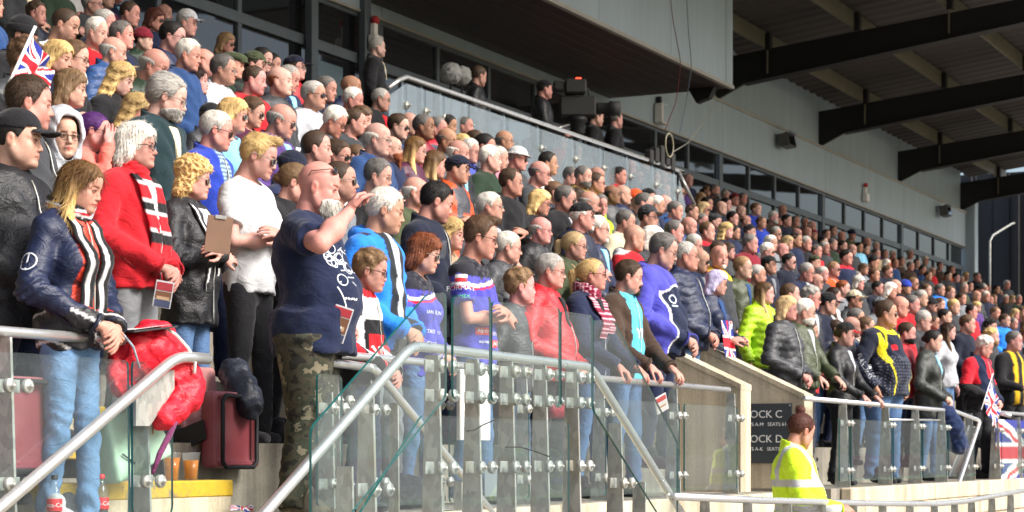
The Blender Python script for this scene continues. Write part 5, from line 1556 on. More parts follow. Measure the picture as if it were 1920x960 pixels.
people = []
rnd_ = random.Random(5)
def person(x, row, zoff, H, kind, hair, hcol, style, gcol, pose, opt, s, loc=None, yaw=None):
    """one standing person; returns the Empty"""
    near = s > 255; mid = s > 140; pn_ = opt.get('paint')
    key = opt.get('key')
    lod = 0 if s > 300 else 1 if s > 215 else 2 if s > 140 else 3
    hh = (.0056, .0072, .0100, .0140)[lod]
    gh = (.0108, .0130, .0185, .0270)[lod] if key else (.0140, .0170, .0215, .0290)[lod]
    if pn_ in ('ace', 'ridertop', 'race', 'race2', 'hood2', 'openblue', 'yeltrim', 'redtee', 'bluejkt'): gh = min(gh, .0100)
    th_ = .016 if row < .9 and s > 300 else .022 if row < .9 else .036
    b = dict(BUILD[kind]); pitch = round(opt.get('p', random.choice((-.02, .08, .17, .28) if s > 215 else (.0, .14) if s > 140 else (.07,))), 2); st = .55 if 'st' in opt and s > 140 else 0.0
    head = rnd_.choice(HEADK[kind][:3 if lod < 2 else 2 if lod == 2 else 1]); armp = RAISE if pose == 'raise' else FACE if pose == 'face' else pose
    bare = style == 'tee' or 'bare' in opt
    prof = pose in ('raise', 'face') or 'prof' in opt
    hy = round((0.0 if prof else .40)+opt['y'], 2) if 'y' in opt else 0.0 if prof else random.choice((.26, .40, .54)) if s > 215 else random.choice((.30, .50)) if s > 140 else .40
    bkey = (kind, pose, head, hh, st, pitch, bare, hy)
    hsc = 1.10 if kind == 'c' else .97 if b.get('fem') else 1.0
    if bkey not in _bcache:
        hsc3 = (hsc*rnd_.uniform(.97, 1.03), hsc*rnd_.uniform(.95, 1.05), hsc*rnd_.uniform(.95, 1.04))
        g, HM = body_geo(b, armp, head, hh, st, pitch=pitch, yaw=hy, bare=1.0 if bare else 0.0, headsc=hsc3, hand_h=(.0060, .0085, .013, .022)[lod], yoke_h=(.03, .036, .045, .06)[lod])
        _bcache[bkey] = (g.mesh('body', MAT['skin']), HM)
    bm, HM = _bcache[bkey]
    matn = opt.get('mat', dict(puffer='shell', jacket='fabric', coat='fabric', vest='fabric', tee='fabric', shirt='fabric', hoodie='fabric')[style])
    pn = opt.get('paint')
    if style == 'jacket' and 'mat' not in opt and mid and rnd_.random() < .45: matn = 'shell'
    hem = dict(tee=.80 if pose == 'raise' else .84, shirt=.84, jacket=.84, puffer=.82, hoodie=.84, coat=.72 if b.get('fem') else .76, vest=.84)[style]
    slv = .50 if (style == 'tee' or 'bare' in opt) else 1.0
    gkey = (kind, pose, style, gh, matn, pn, slv)
    if gkey not in _gcache:
        _gcache[gkey] = garment_geo(b, armp, 'jacket' if style == 'vest' and pn else style, gh, painter(pn, PAL[gcol]) if pn else None, slv, hem, seed=len(_gcache) % 9).mesh(SNAME[style].replace(' ', '_').replace('-', '_').lower(), MAT[matn])
    tk = opt.get('tr', random.choice(('jean', 'bk', 'nv', 'ch')))
    tm = 'camouflage' if 'camo' in opt else 'denim' if tk == 'jean' else 'fabric'
    tkey = (kind, th_, tm)
    if tkey not in _tcache: _tcache[tkey] = trousers_geo(b, th_, .014 if tm == 'camouflage' else .004, seed=len(_tcache), stance=.05, top=.90 if tm == 'camouflage' else .99).mesh('trousers', MAT[tm])
    p = link('person', None); p.empty_display_size = .1
    if loc is None:
        Y = rowY(row); pw = Wp(x, 0, Y); loc = (pw[0], Y, rowZ(row)+zoff)
    if yaw is None: yaw = math.atan2(-38-loc[1], 32-loc[0])+random.uniform(-.12, .12)+(0 if prof else -.40)
    p.location = loc; p.rotation_euler = (0, 0, yaw); k = H/1.765; wk = k*random.uniform(.98, 1.04); p.scale = (wk, wk, k)
    sk = SKINS[random.randrange(len(SKINS))] if 'sk' not in opt else dict(t=(.40, .21, .13), d=(.22, .11, .065))[opt['sk']]
    if 'sk' not in opt: sk = tuple(q_*random.uniform(.92, 1.05) for q_ in sk)
    if pose == 'raise': sk = (.57, .255, .208)
    link('body', bm, p, sk)
    link(_gcache[gkey].name.split('.')[0], _gcache[gkey], p, PAL[gcol] if key else jit(PAL[gcol], random.uniform(.85, 1.15)))
    if style in ('jacket', 'coat') and not pn and mid and rnd_.random() < .6:
        ik = (kind, 'insert')
        if ik not in _gcache:
            tor = torso_sdf(b, .034)
            def fi(P, tor=tor):
                A = P.copy(); A[:, 1] = np.abs(A[:, 1]); d = tor(A); d = smax(d, A[:, 1]-.006-.16*np.clip(P[:, 2]-1.20, 0, .3), .008); d = smax(d, 1.22-P[:, 2], .01); d = smax(d, P[:, 2]-1.475+.3*P[:, 0], .01); return smax(d, .03-P[:, 0], .01)
            v_, q_ = nets(fi, (-.02, -.12, 1.18), (.32, .12, 1.52), .009); _gcache[ik] = Geo(v_, q_).mesh('shirt_front', MAT['fabric'])
        link('shirt_front', _gcache[ik], p, PAL[rnd_.choice(('wh', 'lg', 'nv', 'lb', 'rd', 'bk', 'gy', 'cr', 'db'))])
    tc = dict(jean=(.085, .155, .29), gyt=(.20, .205, .215)).get(tk) or PAL[tk]
    if x is not None and x < 200 and tk == 'jean': tc = (.13, .235, .40)
    link('trousers', _tcache[tkey], p, tc)
    if row < 1.2 or loc[2] < 1.0:
        for sgn in (1, -1):
            so_ = link('shoe', shoe_m, p, (.5, .5, .5) if opt.get('shoes') == 'w' else (.20, .16, .11) if opt.get('shoes') == 't' else (.02, .02, .022)); so_.location = (-.03-.05*sgn*.9, .105*sgn, 0); so_.rotation_euler = (0, 0, .12*sgn)
    HMx = HM
    ML = Matrix(HMx.tolist())
    hc = HAIR[hcol]; hc = jit(hc, random.uniform(.8, 1.2))
    hr = (.0054, .0068, .0092, .0125)[lod]
    hs = HS[hair]
    if 'hat' in opt:
        hk, hcl = opt['hat'].split('.')
        o = link({'cap': 'cap', 'capred': 'cap', 'flatcap': 'flat_cap', 'beanie': 'beanie', 'buckethat': 'bucket_hat', 'hood': 'hood'}[hk], hair_mesh(hk, hr), p, PAL[hcl]); o.matrix_local = ML
        if hs is None and hk != 'hood': hs = 'crop'
    if hs: o = link('hair', hair_mesh(hs, hr), p, hc); o.matrix_local = ML
    if 'beard' in opt:
        bk_, bc = opt['beard'].split('.'); o = link('beard', hair_mesh(bk_, hr), p, HAIR[bc]); o.matrix_local = ML
    if 'gl' in opt or 'sg' in opt or 'rg' in opt or 'headglass' in opt:
        kk = 'round' if 'rg' in opt else 'plain' if 'sg' in opt or 'headglass' in opt else random.choice(('plain', 'wire'))
        fr, lc, ld = gl_mesh[kk]; oc = random.choice(((.02, .015, .012), (.02, .02, .02), (.05, .03, .02), (.25, .23, .2)))
        if x == 355: oc = (.7, .10, .02)
        o = link('glasses', fr, p, oc); o2 = link('lens', ld if ('sg' in opt or 'headglass' in opt) else lc, o); o.matrix_local = ML
        if 'headglass' in opt: o.matrix_local = ML@Matrix(T((-.022, 0, .062), (0, -.35, 0)).tolist())
    if 'sc' in opt:
        o = link('scarf', scarf_geo(b, opt['sc']).mesh('scarf', MAT['fabric']), p, (1, 1, 1))
    if 'fur' in opt:
        def ff(P):
            dv = np.sqrt((P[:, 0]+.03)**2+P[:, 1]**2); return np.sqrt((dv-.10)**2+((P[:, 2]-1.47+.5*(P[:, 0]+.03))*.8)**2)-.034-.010*wob(P, 150, 1)
        v, q = nets(ff, (-.2, -.18, 1.36), (.14, .18, 1.58), .008); link('fur_collar', Geo(v, q).mesh('fur_collar', MAT['hair']), p, (.30, .20, .10))
    if (key or near) and style in ('jacket', 'coat', 'puffer', 'hoodie', 'vest') and pose not in ('raise', 'face'):
        t_ = dict(jacket=.024, puffer=.036, hoodie=.024, coat=.026, vest=.026)[style]; zk = (kind, style, 'zip')
        if zk not in _gcache:
            zz = np.linspace(hem+.03, 1.44, 26); _gcache[zk] = tube([(front_x(b, max(z_, 1.0), 0, t_)+.006, 0, z_) for z_ in zz], .0042, 6).mesh('zip', MAT['galvanised'])
        if style != 'hoodie': link('zip', _gcache[zk], p)
        ck = (kind, pose, style, 'cuff')
        for sd_i, (el, wr, hd_, up_, hk_) in enumerate(arms_of(armp, b.get('fat', 0.))):
            if style == 'vest': break
            c2 = (*ck, sd_i)
            if c2 not in _gcache:
                dw = nrm(np.array(wr)-np.array(el)); M_ = frame(np.array(wr)-dw*.012, dw, (0, 0, 1) if abs(dw[2]) < .9 else (1, 0, 0)); r_ = .036*b.get('w', 1.)+t_*.62
                ring_ = [M_[:3, 3]+(M_[:3, 1]*math.cos(a_)+M_[:3, 2]*math.sin(a_))*(r_+.001) for a_ in np.linspace(0, 2*math.pi, 18)[:-1]]
                _gcache[c2] = tube(ring_, .0095, 6, closed=True).mesh('cuff', MAT[matn])
            link('cuff', _gcache[c2], p, jit(PAL[gcol], .62))
    desc = PNAME[gcol]+' '+SNAME[style]
    if 'hat' in opt:
        hk, hcl = opt['hat'].split('.'); desc = PNAME[hcl]+' '+{'cap': 'cap', 'capred': 'cap', 'flatcap': 'flat cap', 'beanie': 'beanie', 'buckethat': 'bucket hat', 'hood': 'hood'}[hk]+' and '+desc
    elif 'sg' in opt: desc += ' and sunglasses'
    elif 'gl' in opt or 'rg' in opt: desc += ' and glasses'
    p['category'] = 'person'; p['group'] = 'crowd standing on the terrace'
    if 'lab' in opt: p['label'] = opt['lab'].replace('~', ' ')
    people.append(dict(o=p, row=row, x=loc[0], desc=desc, lab='lab' in opt, pos=loc, H=H))
    return p

def parse(line):
    t = line.split(); x, y = float(t[0]), float(t[1]); o = {}
    for tok in t[6:]:
        if '=' in tok:
            a, v = tok.split('=', 1); o[a] = float(v) if a in ('r', 'p', 'y', 'z') else v
        else: o[tok] = True
    return x, y, t[2], t[3].split('.'), t[4].split('.'), t[5], o
placed = []      # (row, X, px, py, s)
for line in CAST.strip().splitlines():
    x, y, kind, (ha, hc), (gs, gc), pose, o = parse(line)
    row = o.get('r'); x = x-2; y = y+2
    # keep the row sensible: nudge it until the height is human
    def hgt(r): return (VY-y)/((VX-x)*CT/rowY(r))-(rowZ(r)+o.get('z', 0)-CAMH)
    tgt = (1.45, 1.55) if kind == 'c' else (1.56, 1.74) if kind in 'wv' else (1.66, 1.88)
    if 'key' not in o and float(row).is_integer():
        while hgt(row) > tgt[1]+.03 and row < 10: row += 1
        while hgt(row) < tgt[0]-.06 and row > 0: row -= 1
        Xc = Wp(x, 0, rowY(row))[0]
        for dr in (0, 1, -1):
            r2 = row+dr
            if 0 <= r2 <= 10 and all(not (q[0] == r2 and abs(q[1]-Wp(x, 0, rowY(r2))[0]) < .33) for q in placed): row = r2; break
    H = min(2.0, max(1.38, hgt(row))); s = (VX-x)*CT/rowY(row)
    if 'hat' in o: H -= .02
    if row < 0: row_i = 0
    pose2 = pose
    if pose == 'down' and 'key' not in o: pose2 = random.choice(('down', 'down', 'clasp', 'clasp', 'fold', 'behind') if s > 215 else ('down', 'clasp', 'fold') if s > 140 else ('down', 'clasp'))
    person(x, row, o.get('z', 0), H, kind, ha, hc, STY[gs], gc, pose2, o, s)
    placed.append((row, Wp(x, 0, rowY(row))[0], x, y, s))
# the rest of the seats
fills = []
GCOLS = 'bk bk bk dn dn nv nv nv ch ch ch gy gy te br ol dg rd dr db rb pu lg wh og cr pl bk nv ch'.split()
rnd = random.Random(11)
for i in range(0, 12):
    X = 5.2+.17*i
    while X < 64:
        X += .50+rnd.uniform(0, .10)
        Y = rowY(i)
        if rnd.random() > .90: continue
        if AX0-.1 < X < AX1+.1 and i < 6: continue
        if i < 2 and XV0-.5 < X < XV1+.6: continue
        if i >= 7 and GX0-1.0 < X < GX1+.6: continue
        if i == 0 and X < 18: continue
        if i == 0 and RP[-1]+.1 < X < RX[0]-.1: continue
        H = rnd.uniform(1.58, 1.84); px, py, s = proj((X, Y, rowZ(i)+H))
        if px < -60 or px > 1975 or py < -90: continue
        if any(abs(q[0]-i) < .6 and abs(q[1]-X) < .40 for q in placed): continue
        hw = .085*s
        bad = False
        for q in placed:
            if q[4] < s*1.02:          # listed person is farther: do not hide the head
                if abs(q[2]-px) < hw*2.6+.10*q[4] and q[3]-.05*q[4] < py+.55*s and q[3]+.20*q[4] > py-.02*s: bad = True; break
            elif abs(q[2]-px) < .09*q[4] and abs(q[3]-py) < .12*q[4]: bad = True; break
        if bad: continue
        fills.append((s, i, X, H)); placed.append((i, X, px, py, s))
fills.sort(reverse=True)
NMAX = 300-len(people)-8
def rand_spec():
    kind = rnd.choice('mmmmsshhoooowwv'); hcs = 'kbbnndggw' if kind in 'msh' else 'gggwwd' if kind == 'o' else 'nnlyyzbg'
    ha = rnd.choice('SSSNRCCTX') if kind in 'msh' else rnd.choice('SSFFRNX') if kind == 'o' else rnd.choice('BBLVIPM')
    gs = rnd.choice('jjjjjcphhst'); gc = rnd.choice(GCOLS); o = {}
    r = rnd.random()
    if r < .28: o['gl'] = True
    elif r < .45: o['sg'] = True
    if rnd.random() < .16 and kind not in 'wv': o['hat'] = rnd.choice(('cap.bk', 'cap.nv', 'cap.ch', 'cap.dr', 'beanie.bk', 'flatcap.ch', 'cap.tn', 'beanie.nv')); ha = 'X'
    if rnd.random() < .18 and kind in 'msho': o['beard'] = rnd.choice(('beard', 'goatee'))+'.'+rnd.choice('bndg')
    return kind, ha, rnd.choice(hcs), gs, gc, o
far = []
for n_, (s, i, X, H) in enumerate(fills):
    kind, ha, hc, gs, gc, o = rand_spec()
    if kind in 'wv': H = min(H, 1.70)
    if n_ < NMAX:
        person(None, i, 0, H, kind, ha, hc, STY[gs], gc, rnd.choice(('down', 'clasp', 'fold') if s > 140 else ('down', 'clasp')), o, s, loc=(X, rowY(i), rowZ(i)))
    else: far.append((s, i, X, H, kind, ha, hc, gs, gc, o))
# people too far off to tell apart: one mass
if far:
    base = {}
    def lo(kind, ha, hat, gs):
        k = (kind, ha, hat, gs)
        if k not in base:
            b = BUILD[kind]; g, HM = body_geo(b, 'clasp', HEADK[kind][0], .017, 0, pitch=.06, hand_h=.03, yoke_h=.06)
            v, q = nets(hair_sdf(hat or HS[ha] or 'crop'), (-.19, -.15, -.24), (.2, .15, .19), .019)
            hv = v@HM[:3, :3].T+HM[:3, 3]; ga = garment_geo(b, 'clasp', STY[gs], .055)
            base[k] = (g, Geo(hv, q) if (HS[ha] or hat) else Geo(), ga)
        return base[k]
    VV, QQ, CC = [], [], []; off = 0
    for (s, i, X, H, kind, ha, hc, gs, gc, o) in far:
        kind = {'s': 'm', 'h': 'o', 'v': 'w'}.get(kind, kind); gs = {'c': 'j', 'h': 'j', 's': 'j', 't': 'j', 'p': 'j'}.get(gs, gs); hat = o['hat'].split('.')[0] if 'hat' in o else None
        if hat in ('flatcap',): hat = 'cap'
        ha = {'T': 'S', 'N': 'S', 'V': 'L', 'I': 'B', 'P': 'B', 'M': 'B', 'C': 'S'}.get(ha, ha)
        if hat: ha = 'X'
        g, hgeo, ga = lo(kind, ha, hat, gs)
        yaw = math.atan2(-38-rowY(i), 32-X)+rnd.uniform(-.1, .1); k = H/1.765
        M = T((X, rowY(i), rowZ(i)), (0, 0, yaw), k)
        sk = rnd.choice(SKINS); cols = (sk, PAL[o['hat'].split('.')[1]] if hat else HAIR[hc], jit(PAL[gc], rnd.uniform(.8, 1.2)))
        for gg, cc in zip((g, hgeo, ga), cols):
            if not len(gg.v): continue
            VV.append(gg.v@M[:3, :3].T+M[:3, 3]); CC.append(gg.c*np.array(cc))
            if not hasattr(gg, 'qa'): gg.qa = np.array(gg.q)
            QQ.append(gg.qa+off); off += len(gg.v)
    V = np.concatenate(VV).astype(np.float32); Q = np.concatenate(QQ).astype(np.int32); Cc = np.concatenate(CC)
    me = bpy.data.meshes.new('crowd'); me.vertices.add(len(V)); me.vertices.foreach_set('co', V.ravel())
    me.loops.add(Q.size); me.loops.foreach_set('vertex_index', Q.ravel()); me.polygons.add(len(Q))
    me.polygons.foreach_set('loop_start', np.arange(0, Q.size, 4, dtype=np.int32)); me.polygons.foreach_set('use_smooth', np.ones(len(Q), bool)); me.update(calc_edges=True)
    a = me.color_attributes.new('Col', 'FLOAT_COLOR', 'POINT'); a.data.foreach_set('color', np.concatenate([Cc, np.ones((len(Cc), 1))], 1).astype(np.float32).ravel())
    me.materials.append(MAT['fabric']); o = link('distant_crowd', me, None, (1, 1, 1)); tag(o, 'dense crowd of spectators filling the far end of the terrace', None, None, 'stuff')
# labels: clothing, then the row and the place along it
ORD = ['front', 'second', 'third', 'fourth', 'fifth', 'sixth', 'seventh', 'eighth', 'ninth', 'tenth', 'eleventh', 'twelfth']
def ordn(n): return str(n)+('th' if 10 <= n % 100 <= 20 else {1: 'st', 2: 'nd', 3: 'rd'}.get(n % 10, 'th'))
rows = {}
for p in people: rows.setdefault(int(round(max(0, p['row']))), []).append(p)
for r, L in rows.items():
    L.sort(key=lambda p: p['x'])
    for k, p in enumerate(L):
        if not p['lab']:
            p['o']['label'] = 'person in '+p['desc']+', '+ORD[r]+' row, '+ordn(k+1)+' from near end'
print('PEOPLE', len(people), 'far', len(far), 'meshes', len(_bcache), len(_gcache), len(_hair))

# ---------------------------------------------------------------- things people hold, hang up and leave about
from mathutils.bvhtree import BVHTree
def sdf_part(name, f, lo, hi, h, mat, parent, color, paint=None):
    v, q = nets(f, lo, hi, h); g = Geo(v, q)
    if paint is not None: g.c = paint(v)
    return part(name, g, mat, parent, True, color)
def decal(p, ptname, geo, centre, normal, up, mat, color, off=.003):
    """lay flat geometry (x right, y up) on the clothing of person p"""
    gar = [c for c in p.children if c.name.split('.')[0] == ptname][0]; me = gar.data
    bvh = BVHTree.FromPolygons([v.co for v in me.vertices], [tuple(q.vertices) for q in me.polygons])
    n = nrm(normal); u = np.array(up, float); u = nrm(u-n*(u@n)); r = np.cross(u, n); c = np.array(centre, float); v = []
    for a in geo.v:
        w_ = c+r*a[0]+u*a[1]; hit = bvh.ray_cast(Vector(w_+n*.3), Vector(-n), .8)
        v.append(np.array(hit[0])+n*(off+a[2]) if hit[0] is not None else w_)
    return part('print' if mat == 'paint' else 'pocket', Geo(np.array(v), geo.q), mat, gar, False, color)
def ctext(s, size):
    g = text_geo(s, size, ext=0.0); g.v[:, 0] -= (g.v[:, 0].min()+g.v[:, 0].max())/2; g.v[:, 1] -= (g.v[:, 1].min()+g.v[:, 1].max())/2; return g
def rect(w_, h_, n=6):
    v = []; q = []
    for j in range(3):
        for i in range(n+1): v.append(((i/n-.5)*w_, (j/2-.5)*h_, 0))
    for j in range(2):
        for i in range(n): a = j*(n+1)+i; q.append((a, a+1, a+n+2, a+n+1))
    return Geo(np.array(v), q)
def who(txt): return [p['o'] for p in people if p['o']['label'].find(txt) >= 0][0]
W3 = (.78, .78, .78)
# racing shirts
pr = who('folded tattooed')
for s_, z, y, sz in (('BIETARD', 1.28, -.09, .032), ('GARCAREK', 1.19, -.08, .032), ('KRAJEWSKI', 1.11, -.08, .026)):
    pass
decal(pr, 'shirt', ctext('FORMAT', .045), (0, -.22, 1.30), (.35, -1, .1), (0, 0, 1), 'paint', W3)
decal(pr, 'shirt', ctext('POMEX', .034), (0, -.22, 1.245), (.35, -1, .1), (0, 0, 1), 'paint', (.1, .5, .2))
f1 = rect(.075, .024); decal(pr, 'shirt', f1, (0, -.22, 1.372), (.35, -1, .1), (0, 0, 1), 'paint', W3); decal(pr, 'shirt', f1, (0, -.22, 1.349), (.35, -1, .1), (0, 0, 1), 'paint', (.6, .03, .04))
for s_, z, y, sz, bg in (('Alpodat', 1.05, -.09, .036, 1), ('LEYEN', 1.04, .03, .030, 0), ('aquapol', .985, -.10, .028, 0), ('JACH', .975, .02, .036, 1), ('aquapol', .91, .0, .026, 0)):
    if bg: decal(pr, 'shirt', rect(.135 if s_ != 'JACH' else .10, .046), (.1, y, z), (1, -.55, 0), (0, 0, 1), 'paint', (.55, .03, .04))
    decal(pr, 'shirt', ctext(s_, sz), (.1, y, z), (1, -.55, 0), (0, 0, 1), 'paint', W3, .006)
pr2 = who('violet racing shirt and brown')
for s_, z, y, sz in (('IAN BERLIN', 1.24, -.03, .034), ('BIETARD', 1.12, -.07, .034), ('PHU', 1.12, .08, .034), ('GARCAREK', 1.04, -.06, .034), ('KRAJEWSKI', .955, -.05, .030)):
    decal(pr2, 'shirt', ctext(s_, sz), (.1, y, z), (1, -.5, 0), (0, 0, 1), 'paint', W3, .005)
decal(pr2, 'shirt', rect(.026, .026), (.1, -.155, 1.12), (1, -.5, 0), (0, 0, 1), 'paint', (.6, .03, .04), .005)
# white print on the big navy T-shirt: looping line and engine-like rings
bt = who('camouflage')
def ring(cx, cy, r, w_=.006, n=16):
    v = []; q = []
    for k in range(n):
        a = 2*math.pi*k/n
        for rr in (r-w_/2, r+w_/2): v.append((cx+rr*math.cos(a), cy+rr*math.sin(a), 0))
    for k in range(n):
        a, b_ = 2*k, 2*((k+1) % n); q.append((a, a+1, b_+1, b_))
    return Geo(np.array(v), q)
def stroke(pts, w_=.005):
    v = []; q = []; pts = [np.array(p) for p in pts]
    for i, p in enumerate(pts):
        t = pts[min(i+1, len(pts)-1)]-pts[max(0, i-1)]; n_ = nrm(np.array((-t[1], t[0]))); v += [(*(p+n_*w_/2), 0), (*(p-n_*w_/2), 0)]
        if i: q.append((2*i-2, 2*i-1, 2*i+1, 2*i))
    return Geo(np.array(v), q)
art = Geo()
rg = random.Random(3)
for k in range(12): art.add(ring(rg.uniform(-.08, .08), rg.uniform(-.07, .09), rg.uniform(.012, .03), .006))
for k in range(10):
    x, y = rg.uniform(-.09, .05), rg.uniform(-.09, .1); art.add(stroke([(x, y), (x+rg.uniform(.03, .07), y+rg.uniform(-.03, .03))], .006))
decal(bt, 't_shirt', art, (.15, -.10, 1.22), (1, -.75, .05), (0, 0, 1), 'paint', (.50, .53, .58))
sw = stroke([(-.02+.035*math.sin(t*3.2)+.03*t, .10-.20*t) for t in np.linspace(0, 1, 24)], .007); decal(bt, 't_shirt', sw, (.15, -.16, 1.02), (1, -.75, .05), (0, 0, 1), 'paint', (.66, .68, .72))
for k in range(5): decal(bt, 't_shirt', stroke([(-.06+.02*k, .006*(k % 2)), (-.045+.02*k, .006-.006*(k % 2))], .010), (.15, -.06, 1.06), (1, -.75, .05), (0, 0, 1), 'paint', (.66, .68, .72))
# badge on the navy sleeve, chest marks
hn = who('striped scarf and blue jeans')
bd_ = Geo().add(ring(0, 0, .040, .006)).add(stroke([(-.035, -.02), (.035, .02)], .007)).add(stroke([(-.035, .02), (.035, -.02)], .007)).add(stroke([(0, -.04), (0, .04)], .008)).add(stroke([(-.04, 0), (.04, 0)], .010))
decal(hn, 'jacket', bd_, (-.02, -.26, 1.24), (.1, -1, 0), (0, 0, 1), 'paint', (.6, .62, .68))
hd = who('violet and navy hooded'); decal(hd, 'hooded_top', Geo().add(ring(0, 0, .030, .012)).add(rect(.07, .012), T((0, -.05, 0))), (.1, -.07, 1.25), (1, -.5, 0), (0, 0, 1), 'paint', (.5, .55, .65))
yt = who('yellow shoulder'); decal(yt, 'shirt', ctext('FLANDERS', .055), (0, -.27, 1.12), (.2, -1, 0), (.9, 0, .45), 'paint', (.4, .42, .46))
# pocket welts on the near coats
for pp in list(people):
    for c_ in pp['o'].children:
        nm = c_.name.split('.')[0]
        if nm in ('jacket', 'coat', 'quilted_jacket') and proj(pp['pos'])[2] > 235 and len(c_.data.vertices) > 3000:
            try: decal(pp['o'], nm, stroke([(-.055, .035), (.05, -.055)], .012), (.06, -.15, 1.0), (.45, -1, 0), (0, 0, 1), 'shell', tuple(x*.45 for x in c_.color[:3]), .004); decal(pp['o'], nm, stroke([(-.10, .0), (.10, .012)], .005), (.0, -.2, 1.33), (.3, -1, 0), (0, 0, 1), 'shell', tuple(x*.6 for x in c_.color[:3]), .002)
            except Exception: pass
# --- steward on the apron
st = person(None, 0, 0, 1.69, 'h', 'K', 'a', 'jacket', 'hv', 'hold', dict(key=True, paint='steward', p=.34, tr='gyt', lab='steward~in~fluorescent~yellow~reflective~jacket~with~head~bowed~below~the~sign'), 270, loc=(13.3, 4.36, 0.0), yaw=math.radians(-66))
st['group'] = 'stewards on the apron'
st2 = person(None, 0, 0, 1.70, 'm', 'S', 'b', 'jacket', 'hv', 'down', dict(paint='steward', lab='steward~in~fluorescent~yellow~jacket~further~along~the~apron'), 185, loc=(21.0, 3.1, 0.0), yaw=math.radians(-60)); st2['group'] = 'stewards on the apron'
# --- broadcast crew on the platform
def crew(x, y, L, lab, hair, hat=None, pose='down', kind='m'):
    p = Wp(x, y, L); H = p[2]-PFZ; o = dict(lab=lab.replace(' ', '~'), tr='bk', st=True)
    if hat: o['hat'] = hat
    c = person(None, 9, 0, max(1.6, min(1.95, H)), kind, hair[0], hair[1], 'jacket', 'bk', pose, o, 160, loc=(p[0], L, PFZ), yaw=math.radians(-62)); c['group'] = 'crew on the camera platform'; return c
crew(703, 68, 12.3, 'person in black jacket with blue lanyard standing by the doorway', 'Cg')
crew(893, 123, 12.2, 'person in black shirt beside the furry microphones', 'Sb')
crew(1017, 140, 12.1, 'camera operator in black cap and black jacket at the television camera', 'Xk', 'cap.bk', 'hold')
crew(1113, 186, 12.4, 'person in black jacket just behind the television camera', 'Sb', 'cap.bk')
crew(1152, 203, 12.2, 'person in black top at the end of the camera platform', 'Sd')
la = [c for c in people[-5]['o'].children][0]
p = people[-5]['o']; part('lanyard', tube([(.03, -.06, 1.46), (.12, -.035, 1.32), (.135, -.02, 1.2), (.12, .01, 1.32), (.03, .05, 1.46)], .006, 6), 'paint', p, True, (.03, .12, .6)); part('badge', cbox((.125, -.05, 1.10), (.135, .01, 1.19), .002), 'paint', p, False, (.15, .45, .75))
# television camera
c0 = Wp(1083, 300, 12.0); tv = thing('television_camera', 'black broadcast camera with red tally lamp on a tripod', 'camera', (c0[0], 12.0, PFZ), math.radians(-62)); tv.scale = (1.2, 1.2, 1.14)
part('camera_body', cbox((-.22, -.09, 1.36), (.22, .09, 1.62), .02), 'rubber', tv); part('lens', Geo().add(lathe([(.06, 0), (.075, .03), (.075, .16), (.095, .17), (.095, .30), (.085, .30), (.08, .27)], 20), np.array([[0, 0, 1, .22], [0, 1, 0, 0], [-1, 0, 0, 1.47], [0, 0, 0, 1.]])), 'rubber', tv, True)
vf = part('viewfinder', cbox((-.16, -.16, 1.64), (.10, .04, 1.82), .02), 'rubber', tv); part('tally_lamp', cbox((-.03, -.11, 1.822), (.04, -.05, 1.845), .006), 'tally_lamp', vf)
part('viewfinder_hood', cbox((-.30, -.14, 1.67), (-.165, .02, 1.80), .02), 'rubber', tv); part('carry_handle', tube([(-.12, .06, 1.62), (-.12, .06, 1.72), (.14, .06, 1.72), (.14, .06, 1.62)], .015, 8), 'rubber', tv, True)
part('pan_bar', tube([(-.1, -.06, 1.25), (-.5, -.22, 1.10)], .014, 8), 'stainless', tv, True); part('tripod_head', lathe([(.07, 1.12), (.09, 1.16), (.09, 1.28), (.12, 1.30), (.12, 1.355)], 16), 'steel_black', tv, True)
for k in range(3):
    a = 2*math.pi*k/3+.4; l = part('leg', tube([(.05*math.cos(a), .05*math.sin(a), 1.16), (.25*math.cos(a), .25*math.sin(a), .6), (.45*math.cos(a), .45*math.sin(a), .02)], .022, 8), 'steel_black', tv, True)
# furry microphones
for nm, x, y, rr in (('furry microphone on a stand in front of the dark glazing', 845, 138, .15), ('long furry microphone beside the first one', 866, 142, .13)):
    c0 = Wp(x, y, 12.7); mk_ = thing('microphone', nm, 'microphone', (c0[0], 12.7, PFZ), .4, 'furry microphones'); zz = c0[2]-PFZ
    sdf_part('windshield', lambda P: ell(P, (0, 0, zz), (rr*(1.0 if x == 845 else 1.7), rr, rr))-.02*wob(P, 70, 1), (-.35, -.22, zz-.22), (.35, .22, zz+.22), .022, 'hair', mk_, (.30, .30, .29))
    part('stand', tube([(0, 0, 0), (0, 0, zz-.1)], .015, 8), 'steel_black', mk_, True)
